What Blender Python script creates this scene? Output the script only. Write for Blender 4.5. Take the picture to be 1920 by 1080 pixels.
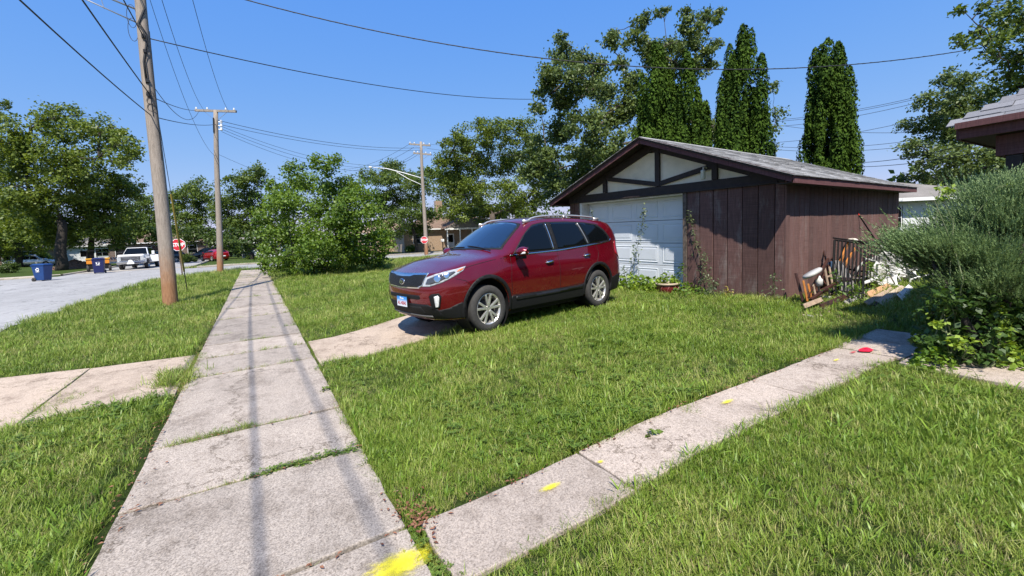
import bpy, bmesh, math, random
import numpy as np
from mathutils import Vector, Matrix
from mathutils.bvhtree import BVHTree
from mathutils.geometry import delaunay_2d_cdt
R_ = math.radians
SC = bpy.context.scene
COL = SC.collection
for o in list(bpy.data.objects): bpy.data.objects.remove(o)

# ---------------------------------------------------------------- camera
FPX, YAW, PITCH, ROLL, CAMH, CY = 797.52, R_(31.059), R_(-3.518), R_(-2.668), 1.708, 492.13
_f = np.array([math.sin(YAW)*math.cos(PITCH), math.cos(YAW)*math.cos(PITCH), math.sin(PITCH)])
_r0 = np.array([math.cos(YAW), -math.sin(YAW), 0.0]); _u0 = np.cross(_r0, _f)
_r = _r0*math.cos(ROLL) + _u0*math.sin(ROLL); _u = _u0*math.cos(ROLL) - _r0*math.sin(ROLL)
CAM = np.array([0, 0, CAMH])
cd = bpy.data.cameras.new('camera'); cam = bpy.data.objects.new('camera', cd); COL.objects.link(cam)
cd.sensor_width = 36; cd.lens = FPX/1920*36; cd.shift_y = -(540-CY)/1920; cd.clip_end = 3000; cd.clip_start = .05
cam.matrix_world = Matrix(((_r[0], _u[0], -_f[0], 0), (_r[1], _u[1], -_f[1], 0), (_r[2], _u[2], -_f[2], CAMH), (0, 0, 0, 1)))
SC.camera = cam
# ---------------------------------------------------------------- sky and sun
SUN_TRAVEL = Vector((.50, .866, 0)).normalized(); SUN_EL = R_(55.5)
w = bpy.data.worlds.new('World'); SC.world = w; w.use_nodes = True
nt = w.node_tree; bg = nt.nodes['Background']
sky = nt.nodes.new('ShaderNodeTexSky'); sky.sky_type = 'NISHITA'; sky.sun_disc = False
sky.sun_elevation = SUN_EL; sky.sun_rotation = math.atan2(-SUN_TRAVEL.x, -SUN_TRAVEL.y)
sky.air_density = 1.0; sky.dust_density = .1; sky.ozone_density = 4.5; sky.altitude = 200
# the camera's response to a clear sky: blue nearly saturated, red and green keep their gradient (same curve over the whole dome)
sx_, cx_ = nt.nodes.new('ShaderNodeSeparateColor'), nt.nodes.new('ShaderNodeCombineColor'); nt.links.new(sky.outputs[0], sx_.inputs[0])
for k_, (g_, a_) in enumerate(((.875, .83), (.45, 1.66), (.05, 5.05))):
    p_ = nt.nodes.new('ShaderNodeMath'); p_.operation = 'POWER'; p_.inputs[1].default_value = g_; m_ = nt.nodes.new('ShaderNodeMath'); m_.operation = 'MULTIPLY'; m_.inputs[1].default_value = a_
    nt.links.new(sx_.outputs[k_], p_.inputs[0]); nt.links.new(p_.outputs[0], m_.inputs[0]); nt.links.new(m_.outputs[0], cx_.inputs[k_])
nt.links.new(cx_.outputs[0], bg.inputs[0]); bg.inputs[1].default_value = .102
sd = bpy.data.lights.new('sun', 'SUN'); sd.energy = 5.0; sd.angle = R_(.6); sd.color = (1, .94, .845)
so = bpy.data.objects.new('sun', sd); COL.objects.link(so)
dv = Vector((SUN_TRAVEL.x*math.cos(SUN_EL), SUN_TRAVEL.y*math.cos(SUN_EL), -math.sin(SUN_EL)))
so.rotation_euler = dv.to_track_quat('-Z', 'Y').to_euler()
vs = SC.view_settings; vs.view_transform = 'Standard'; vs.look = 'None'; vs.exposure = .70; vs.gamma = 1; vs.use_curve_mapping = False
SC.cycles.max_bounces = 6; SC.cycles.transparent_max_bounces = 12; SC.cycles.use_denoising = True

# ---------------------------------------------------------------- terrain and pixel helpers
def sm(t): t = min(1., max(0., t)); return t*t*(3-2*t)
def T(x, y):
    a = .10 + .11*sm((y-2.6)/2.6)*(1-.45*sm((x-5.5)/3.))
    return .0072*max(0., y-6) + a*sm((x-.9)/2.2)*(1-sm((y-12)/14.))
def ray(px, py): return _f*FPX + _r*(px-960) - _u*(py-CY)
def onz(px, py, z=0.):
    d = ray(px, py); return CAM + d*((z-CAMH)/d[2])
def G(px, py):                       # photo pixel -> point on the terrain it touches
    z = 0.
    for _ in range(25):
        P = onz(px, py, z); z = .5*z + .5*T(P[0], P[1])
    return Vector((P[0], P[1], T(P[0], P[1])))
def D(px, py, dep):                  # photo pixel -> point at a given distance along the view axis
    d = ray(px, py); return Vector(CAM + d*(dep/FPX))
def onplane(px, py, P, n):
    d = ray(px, py); n = np.array(n); return Vector(CAM + d*(((np.array(P)-CAM)@n)/(d@n)))
def depth(P): return float((np.array(P)-CAM)@_f)

# ---------------------------------------------------------------- mesh builder
class MB:
    def __init__(s): s.v = []; s.f = []
    def add(s, vs, fs):
        b = len(s.v); s.v += [tuple(x) for x in vs]; s.f += [tuple(i+b for i in f) for f in fs]; return s
    def box(s, c, size, rot=None):
        hx, hy, hz = size[0]/2, size[1]/2, size[2]/2
        P = [Vector((a*hx, b*hy, d*hz)) for a in (-1, 1) for b in (-1, 1) for d in (-1, 1)]
        if rot is not None: P = [rot @ p for p in P]
        c = Vector(c); P = [p+c for p in P]
        return s.add(P, [(0, 1, 3, 2), (4, 6, 7, 5), (0, 4, 5, 1), (2, 3, 7, 6), (0, 2, 6, 4), (1, 5, 7, 3)])
    def bx(s, a, b): return s.box([(a[i]+b[i])/2 for i in range(3)], [abs(b[i]-a[i]) for i in range(3)])
    def bar(s, a, b, wd, ht, up=(0, 0, 1)):
        a = Vector(a); b = Vector(b); d = (b-a); L = d.length; d.normalize(); u = Vector(up)
        if abs(d.dot(u)) > .98: u = Vector((1, 0, 0))
        sd = d.cross(u).normalized(); u = sd.cross(d)
        return s.box((a+b)/2, (L, wd, ht), Matrix((d, sd, u)).transposed())
    def tube(s, path, r, n=8, caps=True):
        path = [Vector(p) for p in path]; rs = r if isinstance(r, (list, tuple)) else [r]*len(path)
        prev = None; rings = []
        for i, p in enumerate(path):
            t = (path[min(i+1, len(path)-1)] - path[max(i-1, 0)]).normalized()
            if prev is None:
                a = Vector((0, 0, 1)) if abs(t.z) < .9 else Vector((1, 0, 0)); prev = t.cross(a).normalized()
            prev = (prev - t*prev.dot(t)).normalized(); q = t.cross(prev)
            rings.append([p + (prev*math.cos(2*math.pi*k/n) + q*math.sin(2*math.pi*k/n))*rs[i] for k in range(n)])
        vs = [v for rg in rings for v in rg]; fs = []
        for i in range(len(path)-1):
            for k in range(n): fs.append((i*n+k, i*n+(k+1) % n, (i+1)*n+(k+1) % n, (i+1)*n+k))
        if caps: fs += [tuple(range(n-1, -1, -1)), tuple((len(path)-1)*n+k for k in range(n))]
        return s.add(vs, fs)
    def lathe(s, prof, n=24, axis='z', c=(0, 0, 0), close=False):
        vs = []; fs = []; m = len(prof); c = Vector(c)
        for k in range(n):
            a = 2*math.pi*k/n
            for (r, h) in prof:
                if axis == 'z': p = Vector((r*math.cos(a), r*math.sin(a), h))
                elif axis == 'y': p = Vector((r*math.cos(a), h, r*math.sin(a)))
                else: p = Vector((h, r*math.cos(a), r*math.sin(a)))
                vs.append(p+c)
        for k in range(n):
            for j in range(m if close else m-1):
                fs.append((k*m+j, ((k+1) % n)*m+j, ((k+1) % n)*m+(j+1) % m, k*m+(j+1) % m))
        return s.add(vs, fs)
    def prism(s, poly, ext):        # polygon of 3-D points pushed along a vector
        P = [Vector(p) for p in poly]; e = Vector(ext); n = len(P)
        return s.add(P+[p+e for p in P], [tuple(range(n-1, -1, -1)), tuple(range(n, 2*n))] + [(i, (i+1) % n, n+(i+1) % n, n+i) for i in range(n)])
    def grid(s, rows):
        m = len(rows[0]); vs = [p for r in rows for p in r]
        return s.add(vs, [(i*m+j, i*m+j+1, (i+1)*m+j+1, (i+1)*m+j) for i in range(len(rows)-1) for j in range(m-1)])
    def mesh(s, name, smooth=False):
        me = bpy.data.meshes.new(name); me.from_pydata(s.v, [], s.f)
        b = bmesh.new(); b.from_mesh(me); bmesh.ops.recalc_face_normals(b, faces=b.faces); b.to_mesh(me); b.free()
        if smooth: me.shade_smooth()
        return me
    def build(s, name, mat, parent=None, smooth=False, bevel=0, fix=True):
        me = s.mesh(name, smooth)
        return obj(name, me, mat, parent, bevel)
def obj(name, me, mat, parent=None, bevel=0):
    o = bpy.data.objects.new(name, me); COL.objects.link(o)
    if mat is not None:
        if not me.materials: me.materials.append(mat)
    if parent is not None: o.parent = parent
    if bevel:
        b = o.modifiers.new('bevel', 'BEVEL'); b.width = bevel; b.segments = 2; b.limit_method = 'ANGLE'
    return o
def npmesh(name, V, F, smooth=False):     # V (n,3), F (m,k) numpy
    me = bpy.data.meshes.new(name); k = F.shape[1]
    me.vertices.add(len(V)); me.vertices.foreach_set('co', np.ascontiguousarray(V, dtype=np.float32).ravel())
    me.loops.add(F.size); me.loops.foreach_set('vertex_index', np.ascontiguousarray(F, dtype=np.int32).ravel())
    me.polygons.add(len(F)); me.polygons.foreach_set('loop_start', np.arange(0, F.size, k, dtype=np.int32))
    me.update(calc_edges=True)
    if smooth: me.shade_smooth()
    return me
def empty(name, loc=(0, 0, 0), rz=0, label=None, cat=None, group=None, kind=None):
    o = bpy.data.objects.new(name, None); COL.objects.link(o); o.location = loc; o.rotation_euler = (0, 0, rz); o.empty_display_size = .1
    return tag(o, label, cat, group, kind)
def tag(o, label=None, cat=None, group=None, kind=None):
    if label: o['label'] = label
    if cat: o['category'] = cat
    if group: o['group'] = group
    if kind: o['kind'] = kind
    return o
def struct(o, label=None): o['kind'] = 'structure'; return tag(o, label)
def copy_tree(o, parent=None):
    c = o.copy(); COL.objects.link(c); c.parent = parent
    if parent is not None: c.matrix_parent_inverse = o.matrix_parent_inverse
    for ch in o.children: copy_tree(ch, c)
    return c

# ---------------------------------------------------------------- materials
def newmat(name):
    m = bpy.data.materials.new(name); m.use_nodes = True; return m, m.node_tree, m.node_tree.nodes['Principled BSDF']
def N(nt, t, **kw):
    n = nt.nodes.new(t)
    for k, v in kw.items(): setattr(n, k, v)
    return n
def noise(nt, scale, detail=4, rough=.6, vec=None, dim='3D'):
    n = N(nt, 'ShaderNodeTexNoise'); n.inputs['Scale'].default_value = scale; n.inputs['Detail'].default_value = detail; n.inputs['Roughness'].default_value = rough
    if vec is not None: nt.links.new(vec, n.inputs['Vector'])
    return n
def ramp(nt, src, stops):
    r = N(nt, 'ShaderNodeValToRGB'); e = r.color_ramp.elements
    while len(e) > 1: e.remove(e[-1])
    e[0].position = stops[0][0]; e[0].color = (*stops[0][1], 1)
    for p, c in stops[1:]: x = e.new(p); x.color = (*c, 1)
    nt.links.new(src, r.inputs[0]); return r
def mix(nt, fac, a, b, mode='MIX'):
    m = N(nt, 'ShaderNodeMix', data_type='RGBA', blend_type=mode)
    for i, v in ((0, fac), (6, a), (7, b)):
        if hasattr(v, 'links') or hasattr(v, 'is_linked'): nt.links.new(v, m.inputs[i])
        else: m.inputs[i].default_value = v if i == 0 else (*v, 1)
    return m.outputs[2]
def bump(nt, bs, h, strength=.3, dist=.01):
    b = N(nt, 'ShaderNodeBump'); b.inputs['Strength'].default_value = strength; b.inputs['Distance'].default_value = dist
    nt.links.new(h, b.inputs['Height']); nt.links.new(b.outputs[0], bs.inputs['Normal']); return b
def pos(nt): return N(nt, 'ShaderNodeNewGeometry').outputs['Position']
def objco(nt): return N(nt, 'ShaderNodeTexCoord').outputs['Object']
def stretch(nt, src, sc):
    m = N(nt, 'ShaderNodeMapping'); m.inputs['Scale'].default_value = sc; nt.links.new(src, m.inputs['Vector']); return m.outputs[0]
def pm(name, col, rough=.6, var=.25, scale=6, metal=0., coat=0., bmp=0., bscale=80, world=True, rnd=.0, spec=.5, detail=5):
    m, nt, b = newmat(name); c = np.array(col)
    b.inputs['Roughness'].default_value = rough; b.inputs['Metallic'].default_value = metal
    b.inputs['Coat Weight'].default_value = coat; b.inputs['Coat Roughness'].default_value = .04; b.inputs['Specular IOR Level'].default_value = spec
    v = pos(nt) if world else objco(nt)
    if var:
        n = noise(nt, scale, detail, .65, v)
        out = ramp(nt, n.outputs[0], [(.3, c*(1-var)), (.7, np.minimum(c*(1+var), 1))]).outputs[0]
        if rnd:
            oi = N(nt, 'ShaderNodeObjectInfo'); r = ramp(nt, oi.outputs['Random'], [(0, (1-rnd,)*3), (1, (1+rnd,)*3)])
            out = mix(nt, 1., out, r.outputs[0], 'MULTIPLY')
        nt.links.new(out, b.inputs['Base Color'])
    else: b.inputs['Base Color'].default_value = (*col, 1)
    if bmp: bump(nt, b, noise(nt, bscale, 5, .6, v).outputs[0], bmp)
    return m
def leafmat(name, c1, c2, trans=.35, rough=.5, c3=None, spec=.4):
    m, nt, b = newmat(name); g = N(nt, 'ShaderNodeNewGeometry'); oi = N(nt, 'ShaderNodeObjectInfo')
    add = N(nt, 'ShaderNodeMath', operation='ADD'); nt.links.new(g.outputs['Random Per Island'], add.inputs[0])
    n = noise(nt, .55, 2, .5, g.outputs['Position']); mu = N(nt, 'ShaderNodeMath', operation='MULTIPLY_ADD'); mu.inputs[1].default_value = 1.4; mu.inputs[2].default_value = -.7
    nt.links.new(n.outputs[0], mu.inputs[0]); nt.links.new(mu.outputs[0], add.inputs[1])
    st = [(.0, c1), (.85, c2)] + ([(1., c3)] if c3 else [])
    cr = ramp(nt, add.outputs[0], st)
    nt.links.new(cr.outputs[0], b.inputs['Base Color']); b.inputs['Roughness'].default_value = rough; b.inputs['Specular IOR Level'].default_value = spec
    tr = N(nt, 'ShaderNodeBsdfTranslucent'); hs = N(nt, 'ShaderNodeHueSaturation'); hs.inputs['Value'].default_value = 1.5; hs.inputs['Saturation'].default_value = 1.1; hs.inputs['Hue'].default_value = .485
    nt.links.new(cr.outputs[0], hs.inputs['Color']); nt.links.new(hs.outputs[0], tr.inputs['Color'])
    ms = N(nt, 'ShaderNodeMixShader'); ms.inputs[0].default_value = trans
    nt.links.new(b.outputs[0], ms.inputs[1]); nt.links.new(tr.outputs[0], ms.inputs[2])
    nt.links.new(ms.outputs[0], nt.nodes['Material Output'].inputs['Surface']); return m
MT = {}
MT['black'] = pm('black plastic', (.009, .009, .0095), .6, .2, 30, spec=.25)
MT['darkmetal'] = pm('dark metal', (.03, .03, .032), .4, .3, 20, metal=.6)
MT['steel'] = pm('galvanised steel', (.45, .46, .47), .42, .15, 10, metal=.85)
MT['white'] = pm('white paint', (.75, .75, .74), .5, .06, 5)
MT['chrome'] = pm('chrome', (.75, .76, .78), .12, 0, metal=1)
MT['glass'] = pm('dark glass', (.003, .004, .005), .05, 0, coat=0, spec=.3)
MT['rubber'] = pm('tyre rubber', (.035, .033, .031), .85, .3, 25, bmp=.2, world=False)
MT['dirt'] = pm('dirt', (.10, .07, .045), .95, .4, 8, bmp=.5, bscale=40)

def text(s, size, mat, parent, loc, rot, name='lettering', ext=.002, bold=0., sx=1.):
    c = bpy.data.curves.new(name, 'FONT'); c.body = s; c.size = size; c.extrude = ext; c.align_x = 'CENTER'; c.align_y = 'CENTER'; c.offset = bold
    t = bpy.data.objects.new('tmp', c); COL.objects.link(t)
    dg = bpy.context.evaluated_depsgraph_get(); me = bpy.data.meshes.new_from_object(t.evaluated_get(dg)); bpy.data.objects.remove(t)
    me.materials.clear(); me.name = name
    o = obj(name, me, mat, parent); o.location = loc; o.rotation_euler = rot; o.scale = (sx, 1, 1); return o
def catmull(pts, n):
    pts = [np.array(p, float) for p in pts]; P = [2*pts[0]-pts[1]] + pts + [2*pts[-1]-pts[-2]]; out = []
    segs = len(pts)-1
    for i in range(n):
        t = i/(n-1)*segs; k = min(int(t), segs-1); t -= k; a, b, c, d = P[k:k+4]
        out.append(.5*((2*b)+(c-a)*t+(2*a-5*b+4*c-d)*t*t+(3*b-a-3*c+d)*t**3))
    return out
# ================================================================ ground, road, paving
rng = np.random.default_rng(7); random.seed(7)
def sheet(name, mat, xs, ys, dz, xf=None):
    rows = []
    for y in ys:
        rows.append([(x, y, T(x, y)+dz) for x in (xs if xf is None else xf(y))])
    return struct(MB().grid(rows).build(name, mat, smooth=True))
def lawn_mat():
    m, nt, b = newmat('lawn soil and thatch'); p = pos(nt)
    a = ramp(nt, noise(nt, 1.1, 4, .6, p).outputs[0], [(.3, (.030, .055, .012)), (.55, (.055, .085, .02)), (.75, (.085, .095, .03))]).outputs[0]
    c = ramp(nt, noise(nt, 35, 6, .75, p).outputs[0], [(.3, (.45, .45, .4)), (.7, (1.5, 1.5, 1.4))]).outputs[0]
    nt.links.new(mix(nt, 1., a, c, 'MULTIPLY'), b.inputs['Base Color']); b.inputs['Roughness'].default_value = .95; b.inputs['Specular IOR Level'].default_value = .1
    bump(nt, b, noise(nt, 25, 6, .8, p).outputs[0], 1., .06); return m
MT['lawn'] = lawn_mat()
xs = np.unique(np.concatenate([np.linspace(-900, -40, 9), np.linspace(-40, 40, 101), np.linspace(40, 900, 9)]))
ys = np.unique(np.concatenate([np.linspace(-300, -20, 6), np.linspace(-20, 70, 121), np.linspace(70, 1500, 12)]))
sheet('ground', MT['lawn'], xs, ys, 0)

def concrete(name, c, spk=1., stain=.25, pink=0.):
    m, nt, b = newmat(name); p = pos(nt); c = np.array(c)
    big = ramp(nt, noise(nt, .9, 6, .7, p).outputs[0], [(.25, c*(1-stain)), (.5, c), (.8, np.minimum(c*(1+stain*.5), 1))]).outputs[0]
    s1 = ramp(nt, noise(nt, 110, 3, .7, p).outputs[0], [(.28, (1-.55*spk,)*3), (.5, (1., 1., 1.)), (.75, (1+.3*spk,)*3)]).outputs[0]
    vo = N(nt, 'ShaderNodeTexVoronoi'); vo.inputs['Scale'].default_value = 95; nt.links.new(p, vo.inputs['Vector'])
    s2 = ramp(nt, vo.outputs['Color'], [(.1, (.72, .70, .68)), (.5, (1, 1, 1)), (1., (1.12, 1.1, 1.06))]).outputs[0]
    blotch = ramp(nt, noise(nt, 3.5, 8, .75, stretch(nt, p, (1, 1, 1))).outputs[0], [(.30, (.62, .60, .58)), (.46, (1, 1, 1))]).outputs[0]
    cv = N(nt, 'ShaderNodeTexVoronoi', feature='DISTANCE_TO_EDGE'); cv.inputs['Scale'].default_value = .42; cn = noise(nt, 2.2, 6, .7, p); ca = N(nt, 'ShaderNodeVectorMath', operation='ADD'); nt.links.new(p, ca.inputs[0]); nt.links.new(cn.outputs[1], ca.inputs[1]); nt.links.new(ca.outputs[0], cv.inputs['Vector'])
    crk = ramp(nt, cv.outputs[0], [(0, (.45, .43, .40)), (.0035, (.55, .53, .50)), (.006, (1, 1, 1))]).outputs[0]
    drk = ramp(nt, noise(nt, 1.7, 9, .8, stretch(nt, p, (1.3, .8, 1))).outputs[0], [(.36, (.70, .68, .66)), (.50, (1, 1, 1)), (.7, (1.06, 1.05, 1.03))]).outputs[0]
    col = mix(nt, 1., mix(nt, 1., mix(nt, 1., mix(nt, 1., mix(nt, 1., big, s1, 'MULTIPLY'), s2, 'MULTIPLY'), blotch, 'MULTIPLY'), crk, 'MULTIPLY'), drk, 'MULTIPLY')
    oi = N(nt, 'ShaderNodeObjectInfo'); rr = ramp(nt, oi.outputs['Random'], [(0, (.80, .80, .80)), (1, (1.1, 1.08, 1.06))])
    nt.links.new(mix(nt, 1., col, rr.outputs[0], 'MULTIPLY'), b.inputs['Base Color']); b.inputs['Roughness'].default_value = .9; b.inputs['Specular IOR Level'].default_value = .25
    bump(nt, b, noise(nt, 120, 4, .7, p).outputs[0], .55, .004); return m
MT['conc'] = concrete('sidewalk concrete', (.365, .318, .275), 1.25)
MT['conc2'] = concrete('walkway concrete', (.415, .352, .30), 1.0, .12)
MT['drive'] = concrete('driveway concrete', (.43, .35, .28), .55, .12)
MT['kerb'] = concrete('kerb concrete', (.42, .38, .32), .5, .15)
def slab(parent, quad, mat, top=.03, thick=.16, name='slab', tilt=0.):
    # quad: four (x,y) corners, edges resampled so the slab follows the ground
    n = 7; a, b, c, d = [np.array(q, float) for q in quad]; g = MB(); dz = random.uniform(-.006, .006)
    tx, ty = random.uniform(-tilt, tilt), random.uniform(-tilt, tilt); ctr = (a+b+c+d)/4
    top_, bot = [], []
    for i in range(n):
        s = i/(n-1); r1, r2 = [], []
        for j in range(n):
            t = j/(n-1); p = (a*(1-t)+b*t)*(1-s) + (d*(1-t)+c*t)*s
            if i in (0, n-1) or j in (0, n-1): p = p + np.array([random.uniform(-.007, .007), random.uniform(-.006, .006)])
            z = T(p[0], p[1])+top+dz+(p-ctr)@np.array([tx, ty])
            r1.append((p[0], p[1], z)); r2.append((p[0], p[1], z-thick))
        top_.append(r1); bot.append(r2)
    g.grid(top_)
    loop = lambda G_: G_[0] + [r[-1] for r in G_[1:]] + G_[-1][-2::-1] + [r[0] for r in G_[-2:0:-1]]
    L1, L2 = loop(top_), loop(bot); k = len(L1)
    g.add(L1+L2, [(i, (i+1) % k, k+(i+1) % k, k+i) for i in range(k)])
    b_ = bmesh.new(); me = bpy.data.meshes.new(name); me.from_pydata(g.v, [], g.f); b_.from_mesh(me)
    bmesh.ops.remove_doubles(b_, verts=b_.verts, dist=.0005); bmesh.ops.recalc_face_normals(b_, faces=b_.faces); b_.to_mesh(me); b_.free()
    return obj(name, me, mat, parent, .008)
SWL, SWR = -.88, .64
joints = [-3.2, -1.7, -.2, 1.2, 2.42, 3.63, 4.66, 6.95, 8.02]
for px in ((385.6, 652), (397, 633), (415.6, 602), (420, 582), (434, 561), (441, 543)): joints.append(G(*px).y)
y = joints[-1]
while y < 34.5: y += 1.6; joints.append(y)
sidewalk = struct(empty('sidewalk'))
for a, b in zip(joints[:-1], joints[1:]):
    gp = .018
    slab(sidewalk, [(SWL, a+gp), (SWR, a+gp), (SWR, b-gp), (SWL, b-gp)], MT['conc'], tilt=.006)
walkway = struct(empty('walkway'))
wj = [.72, 1.95, 3.1, 4.25, 5.25, 6.15]
for a, b in zip(wj[:-1], wj[1:]):
    slab(walkway, [(a+.008, 1.86), (b-.008, 1.85), (b-.008, 2.42), (a+.008, 2.42)], MT['conc2'])
slab(walkway, [(6.17, 1.78), (7.6, 1.78), (7.6, 2.50), (6.17, 2.46)], MT['conc2'])
for k in range(3): slab(walkway, [(5.82, 1.76-k*1.2-1.18), (6.75, 1.76-k*1.2-1.18), (6.75, 1.76-k*1.2), (5.95, 1.76-k*1.2)] if k == 0 else [(5.78, 1.76-k*1.2-1.18), (6.75, 1.76-k*1.2-1.18), (6.75, 1.76-k*1.2), (5.80, 1.76-k*1.2)], MT['conc2'])
driveway = struct(empty('driveway'))
slab(driveway, [(.68, 6.45), (3.2, 6.45), (3.2, 8.5), (.68, 8.15)], MT['drive'])
slab(driveway, [(3.22, 6.5), (6.2, 8.1), (6.2, 9.2), (3.22, 8.5)], MT['drive'])
slab(driveway, [(6.22, 8.1), (8.95, 9.7), (8.7, 10.3), (6.22, 9.2)], MT['drive'])
apron = struct(empty('driveway_apron'))
slab(apron, [(-2.2, 6.3), (-.93, 6.35), (-.93, 8.45), (-2.2, 8.6)], MT['drive'])
slab(apron, [(-5.2, 5.6), (-2.215, 6.3), (-2.215, 8.62), (-5.2, 9.3)], MT['drive'])

def road_mat():
    m, nt, b = newmat('bleached asphalt road'); p = pos(nt)
    a = ramp(nt, noise(nt, .35, 6, .7, stretch(nt, p, (1., .3, 1))).outputs[0], [(.3, (.235, .23, .225)), (.55, (.31, .305, .30)), (.75, (.39, .38, .37))]).outputs[0]
    c = ramp(nt, noise(nt, 7, 8, .8, p).outputs[0], [(.3, (.62, .62, .64)), (.45, (.95, .95, .95)), (.7, (1.15, 1.15, 1.15))]).outputs[0]
    v = N(nt, 'ShaderNodeTexVoronoi', feature='DISTANCE_TO_EDGE'); v.inputs['Scale'].default_value = .5
    wn = noise(nt, 1.3, 4, .6, p); ad = N(nt, 'ShaderNodeVectorMath', operation='ADD'); nt.links.new(p, ad.inputs[0]); nt.links.new(wn.outputs[1], ad.inputs[1]); nt.links.new(ad.outputs[0], v.inputs['Vector'])
    cr = ramp(nt, v.outputs[0], [(0, (.55, .55, .55)), (.02, (1, 1, 1))]).outputs[0]
    nt.links.new(mix(nt, 1., mix(nt, 1., a, c, 'MULTIPLY'), cr, 'MULTIPLY'), b.inputs['Base Color']); b.inputs['Roughness'].default_value = .9; b.inputs['Specular IOR Level'].default_value = .2
    bump(nt, b, noise(nt, 60, 4, .7, p).outputs[0], .4, .01); return m
MT['road'] = road_mat()
RX0, RX1 = -12.6, -5.15           # street
ysr = np.linspace(-30, 150, 200)
sheet('road', MT['road'], None, ysr, .012, lambda y: np.linspace(RX0, RX1 + .12*math.sin(y*1.9)+.08*math.sin(y*4.7+1)+ (2.6*sm((y-30)/6.5)*(y < 41) if y > 30 else 0), 14))
CS0, CS1 = 36.4, 44.3             # cross street
sheet('cross_street', MT['road'], np.linspace(-110, 120, 120), np.linspace(CS0, CS1, 10), .017)
def kerb(path, name='kerb'):
    g = MB(); rows = []
    for i, (x, y, nx, ny) in enumerate(path):
        z = T(x, y); rows.append([(x, y, z-.05), (x, y, z+.12), (x+nx*.03, y+ny*.03, z+.135), (x+nx*.17, y+ny*.17, z+.135), (x+nx*.17, y+ny*.17, z-.05)])
    return struct(g.grid(rows).build(name, MT['kerb'], bevel=.01))
kerb([(RX0, y, -1, 0) for y in np.linspace(-10, 35.2, 60)])
kerb([(RX0, y, -1, 0) for y in np.linspace(45.5, 130, 50)])
kerb([(RX1+.3, y, 1, 0) for y in np.linspace(45.8, 130, 50)])
kerb([(x, CS1+.03, 0, 1) for x in np.linspace(RX1+.9, 100, 60)])
kerb([(x, CS1+.03, 0, 1) for x in np.linspace(-100, RX0-.9, 60)])
kerb([(x, CS0-.03, 0, -1) for x in np.linspace(-100, RX0-.9, 60)])
kerb([(x, CS0-.03, 0, -1) for x in np.linspace(6, 100, 60)])
sheet('far_sidewalk', MT['kerb'], np.linspace(-17.2, -15.8, 3), np.linspace(-5, 35, 30), .03)
sheet('far_sidewalk', MT['kerb'], np.linspace(-100, 100, 60), np.linspace(47.3, 48.7, 3), .03)

# ---------------------------------------------------------------- paint marks
def spray(name, col, P, rx, ry, label, top=.042):
    m, nt, b = newmat('spray paint '+name); b.inputs['Base Color'].default_value = (*col, 1); b.inputs['Roughness'].default_value = .6
    tc = N(nt, 'ShaderNodeTexCoord'); ln = N(nt, 'ShaderNodeVectorMath', operation='LENGTH'); nt.links.new(tc.outputs['Object'], ln.inputs[0])
    nz = noise(nt, 60, 4, .8, tc.outputs['Object']); n2 = noise(nt, 5, 3, .6, tc.outputs['Object'])
    a = N(nt, 'ShaderNodeMath', operation='MULTIPLY_ADD'); a.inputs[1].default_value = 1.5; nt.links.new(nz.outputs[0], a.inputs[0]); nt.links.new(ln.outputs[1], a.inputs[2])
    a2 = N(nt, 'ShaderNodeMath', operation='MULTIPLY_ADD'); a2.inputs[1].default_value = .8; nt.links.new(n2.outputs[0], a2.inputs[0]); nt.links.new(a.outputs[0], a2.inputs[2])
    r = ramp(nt, a2.outputs[0], [(.0, (1, 1, 1)), (.38, (.99,)*3), (.47, (.75,)*3), (.60, (0, 0, 0))]); mp = N(nt, 'ShaderNodeMapRange'); mp.inputs[1].default_value = 0; mp.inputs[2].default_value = 2.9
    nt.links.new(a2.outputs[0], mp.inputs[0]); nt.links.new(mp.outputs[0], r.inputs[0])
    nt.links.new(r.outputs[0], b.inputs['Alpha'])
    vs = [(math.cos(k*math.pi/16), math.sin(k*math.pi/16), 0) for k in range(32)]
    g = MB(); g.add(vs, [tuple(range(32))]); o = g.build(name, m); o.location = (P.x, P.y, P.z+top); o.scale = (rx, ry, 1)
    return tag(o, label, 'paint mark')
YEL = (.84, .72, .02)
def flatp(px, py): return G(px, py)
P = G(735, 1072); spray('paint_mark', YEL, Vector((P.x+.03, P.y-.03, P.z)), .31, .17, 'large yellow spray paint patch at the near corner of the sidewalk', .046)
P = G(1033, 925); spray('paint_mark', YEL, P, .15, .05, 'yellow spray paint dash on the walkway nearest the sidewalk', .046)
P = G(1126, 877); spray('paint_mark', YEL, P, .05, .03, 'faint tiny yellow paint speck on the walkway edge', .046)
P = G(1364, 762); spray('paint_mark', YEL, P, .16, .045, 'yellow spray paint oval halfway along the walkway', .046)
P = G(1568, 682); spray('paint_mark', YEL, P, .12, .03, 'pale yellow paint streak near the red mark', .046)
P = G(1600, 667); spray('paint_mark', (.5, .05, .05), P, .14, .04, 'faded dull red paint smear beside the juniper shadow', .046)
P = G(1624, 664)
g = MB(); pts = [(P.x+math.cos(a)*.10*(1+.25*math.sin(3*a)), P.y+math.sin(a)*.07*(1+.2*math.cos(2*a)), P.z+.05) for a in np.linspace(0, 2*math.pi, 14, endpoint=False)]
g.prism(pts, (0, 0, .008)); g.tube([(P.x-.05, P.y, P.z+.05), (P.x-.02, P.y+.02, P.z+.065), (P.x+.06, P.y+.01, P.z+.055)], .008, 6)
tag(g.build('plastic_scrap', pm('red plastic', (.6, .01, .04), .4, .1)), 'crumpled bright red plastic scrap lying on the walkway', 'scrap')
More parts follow.
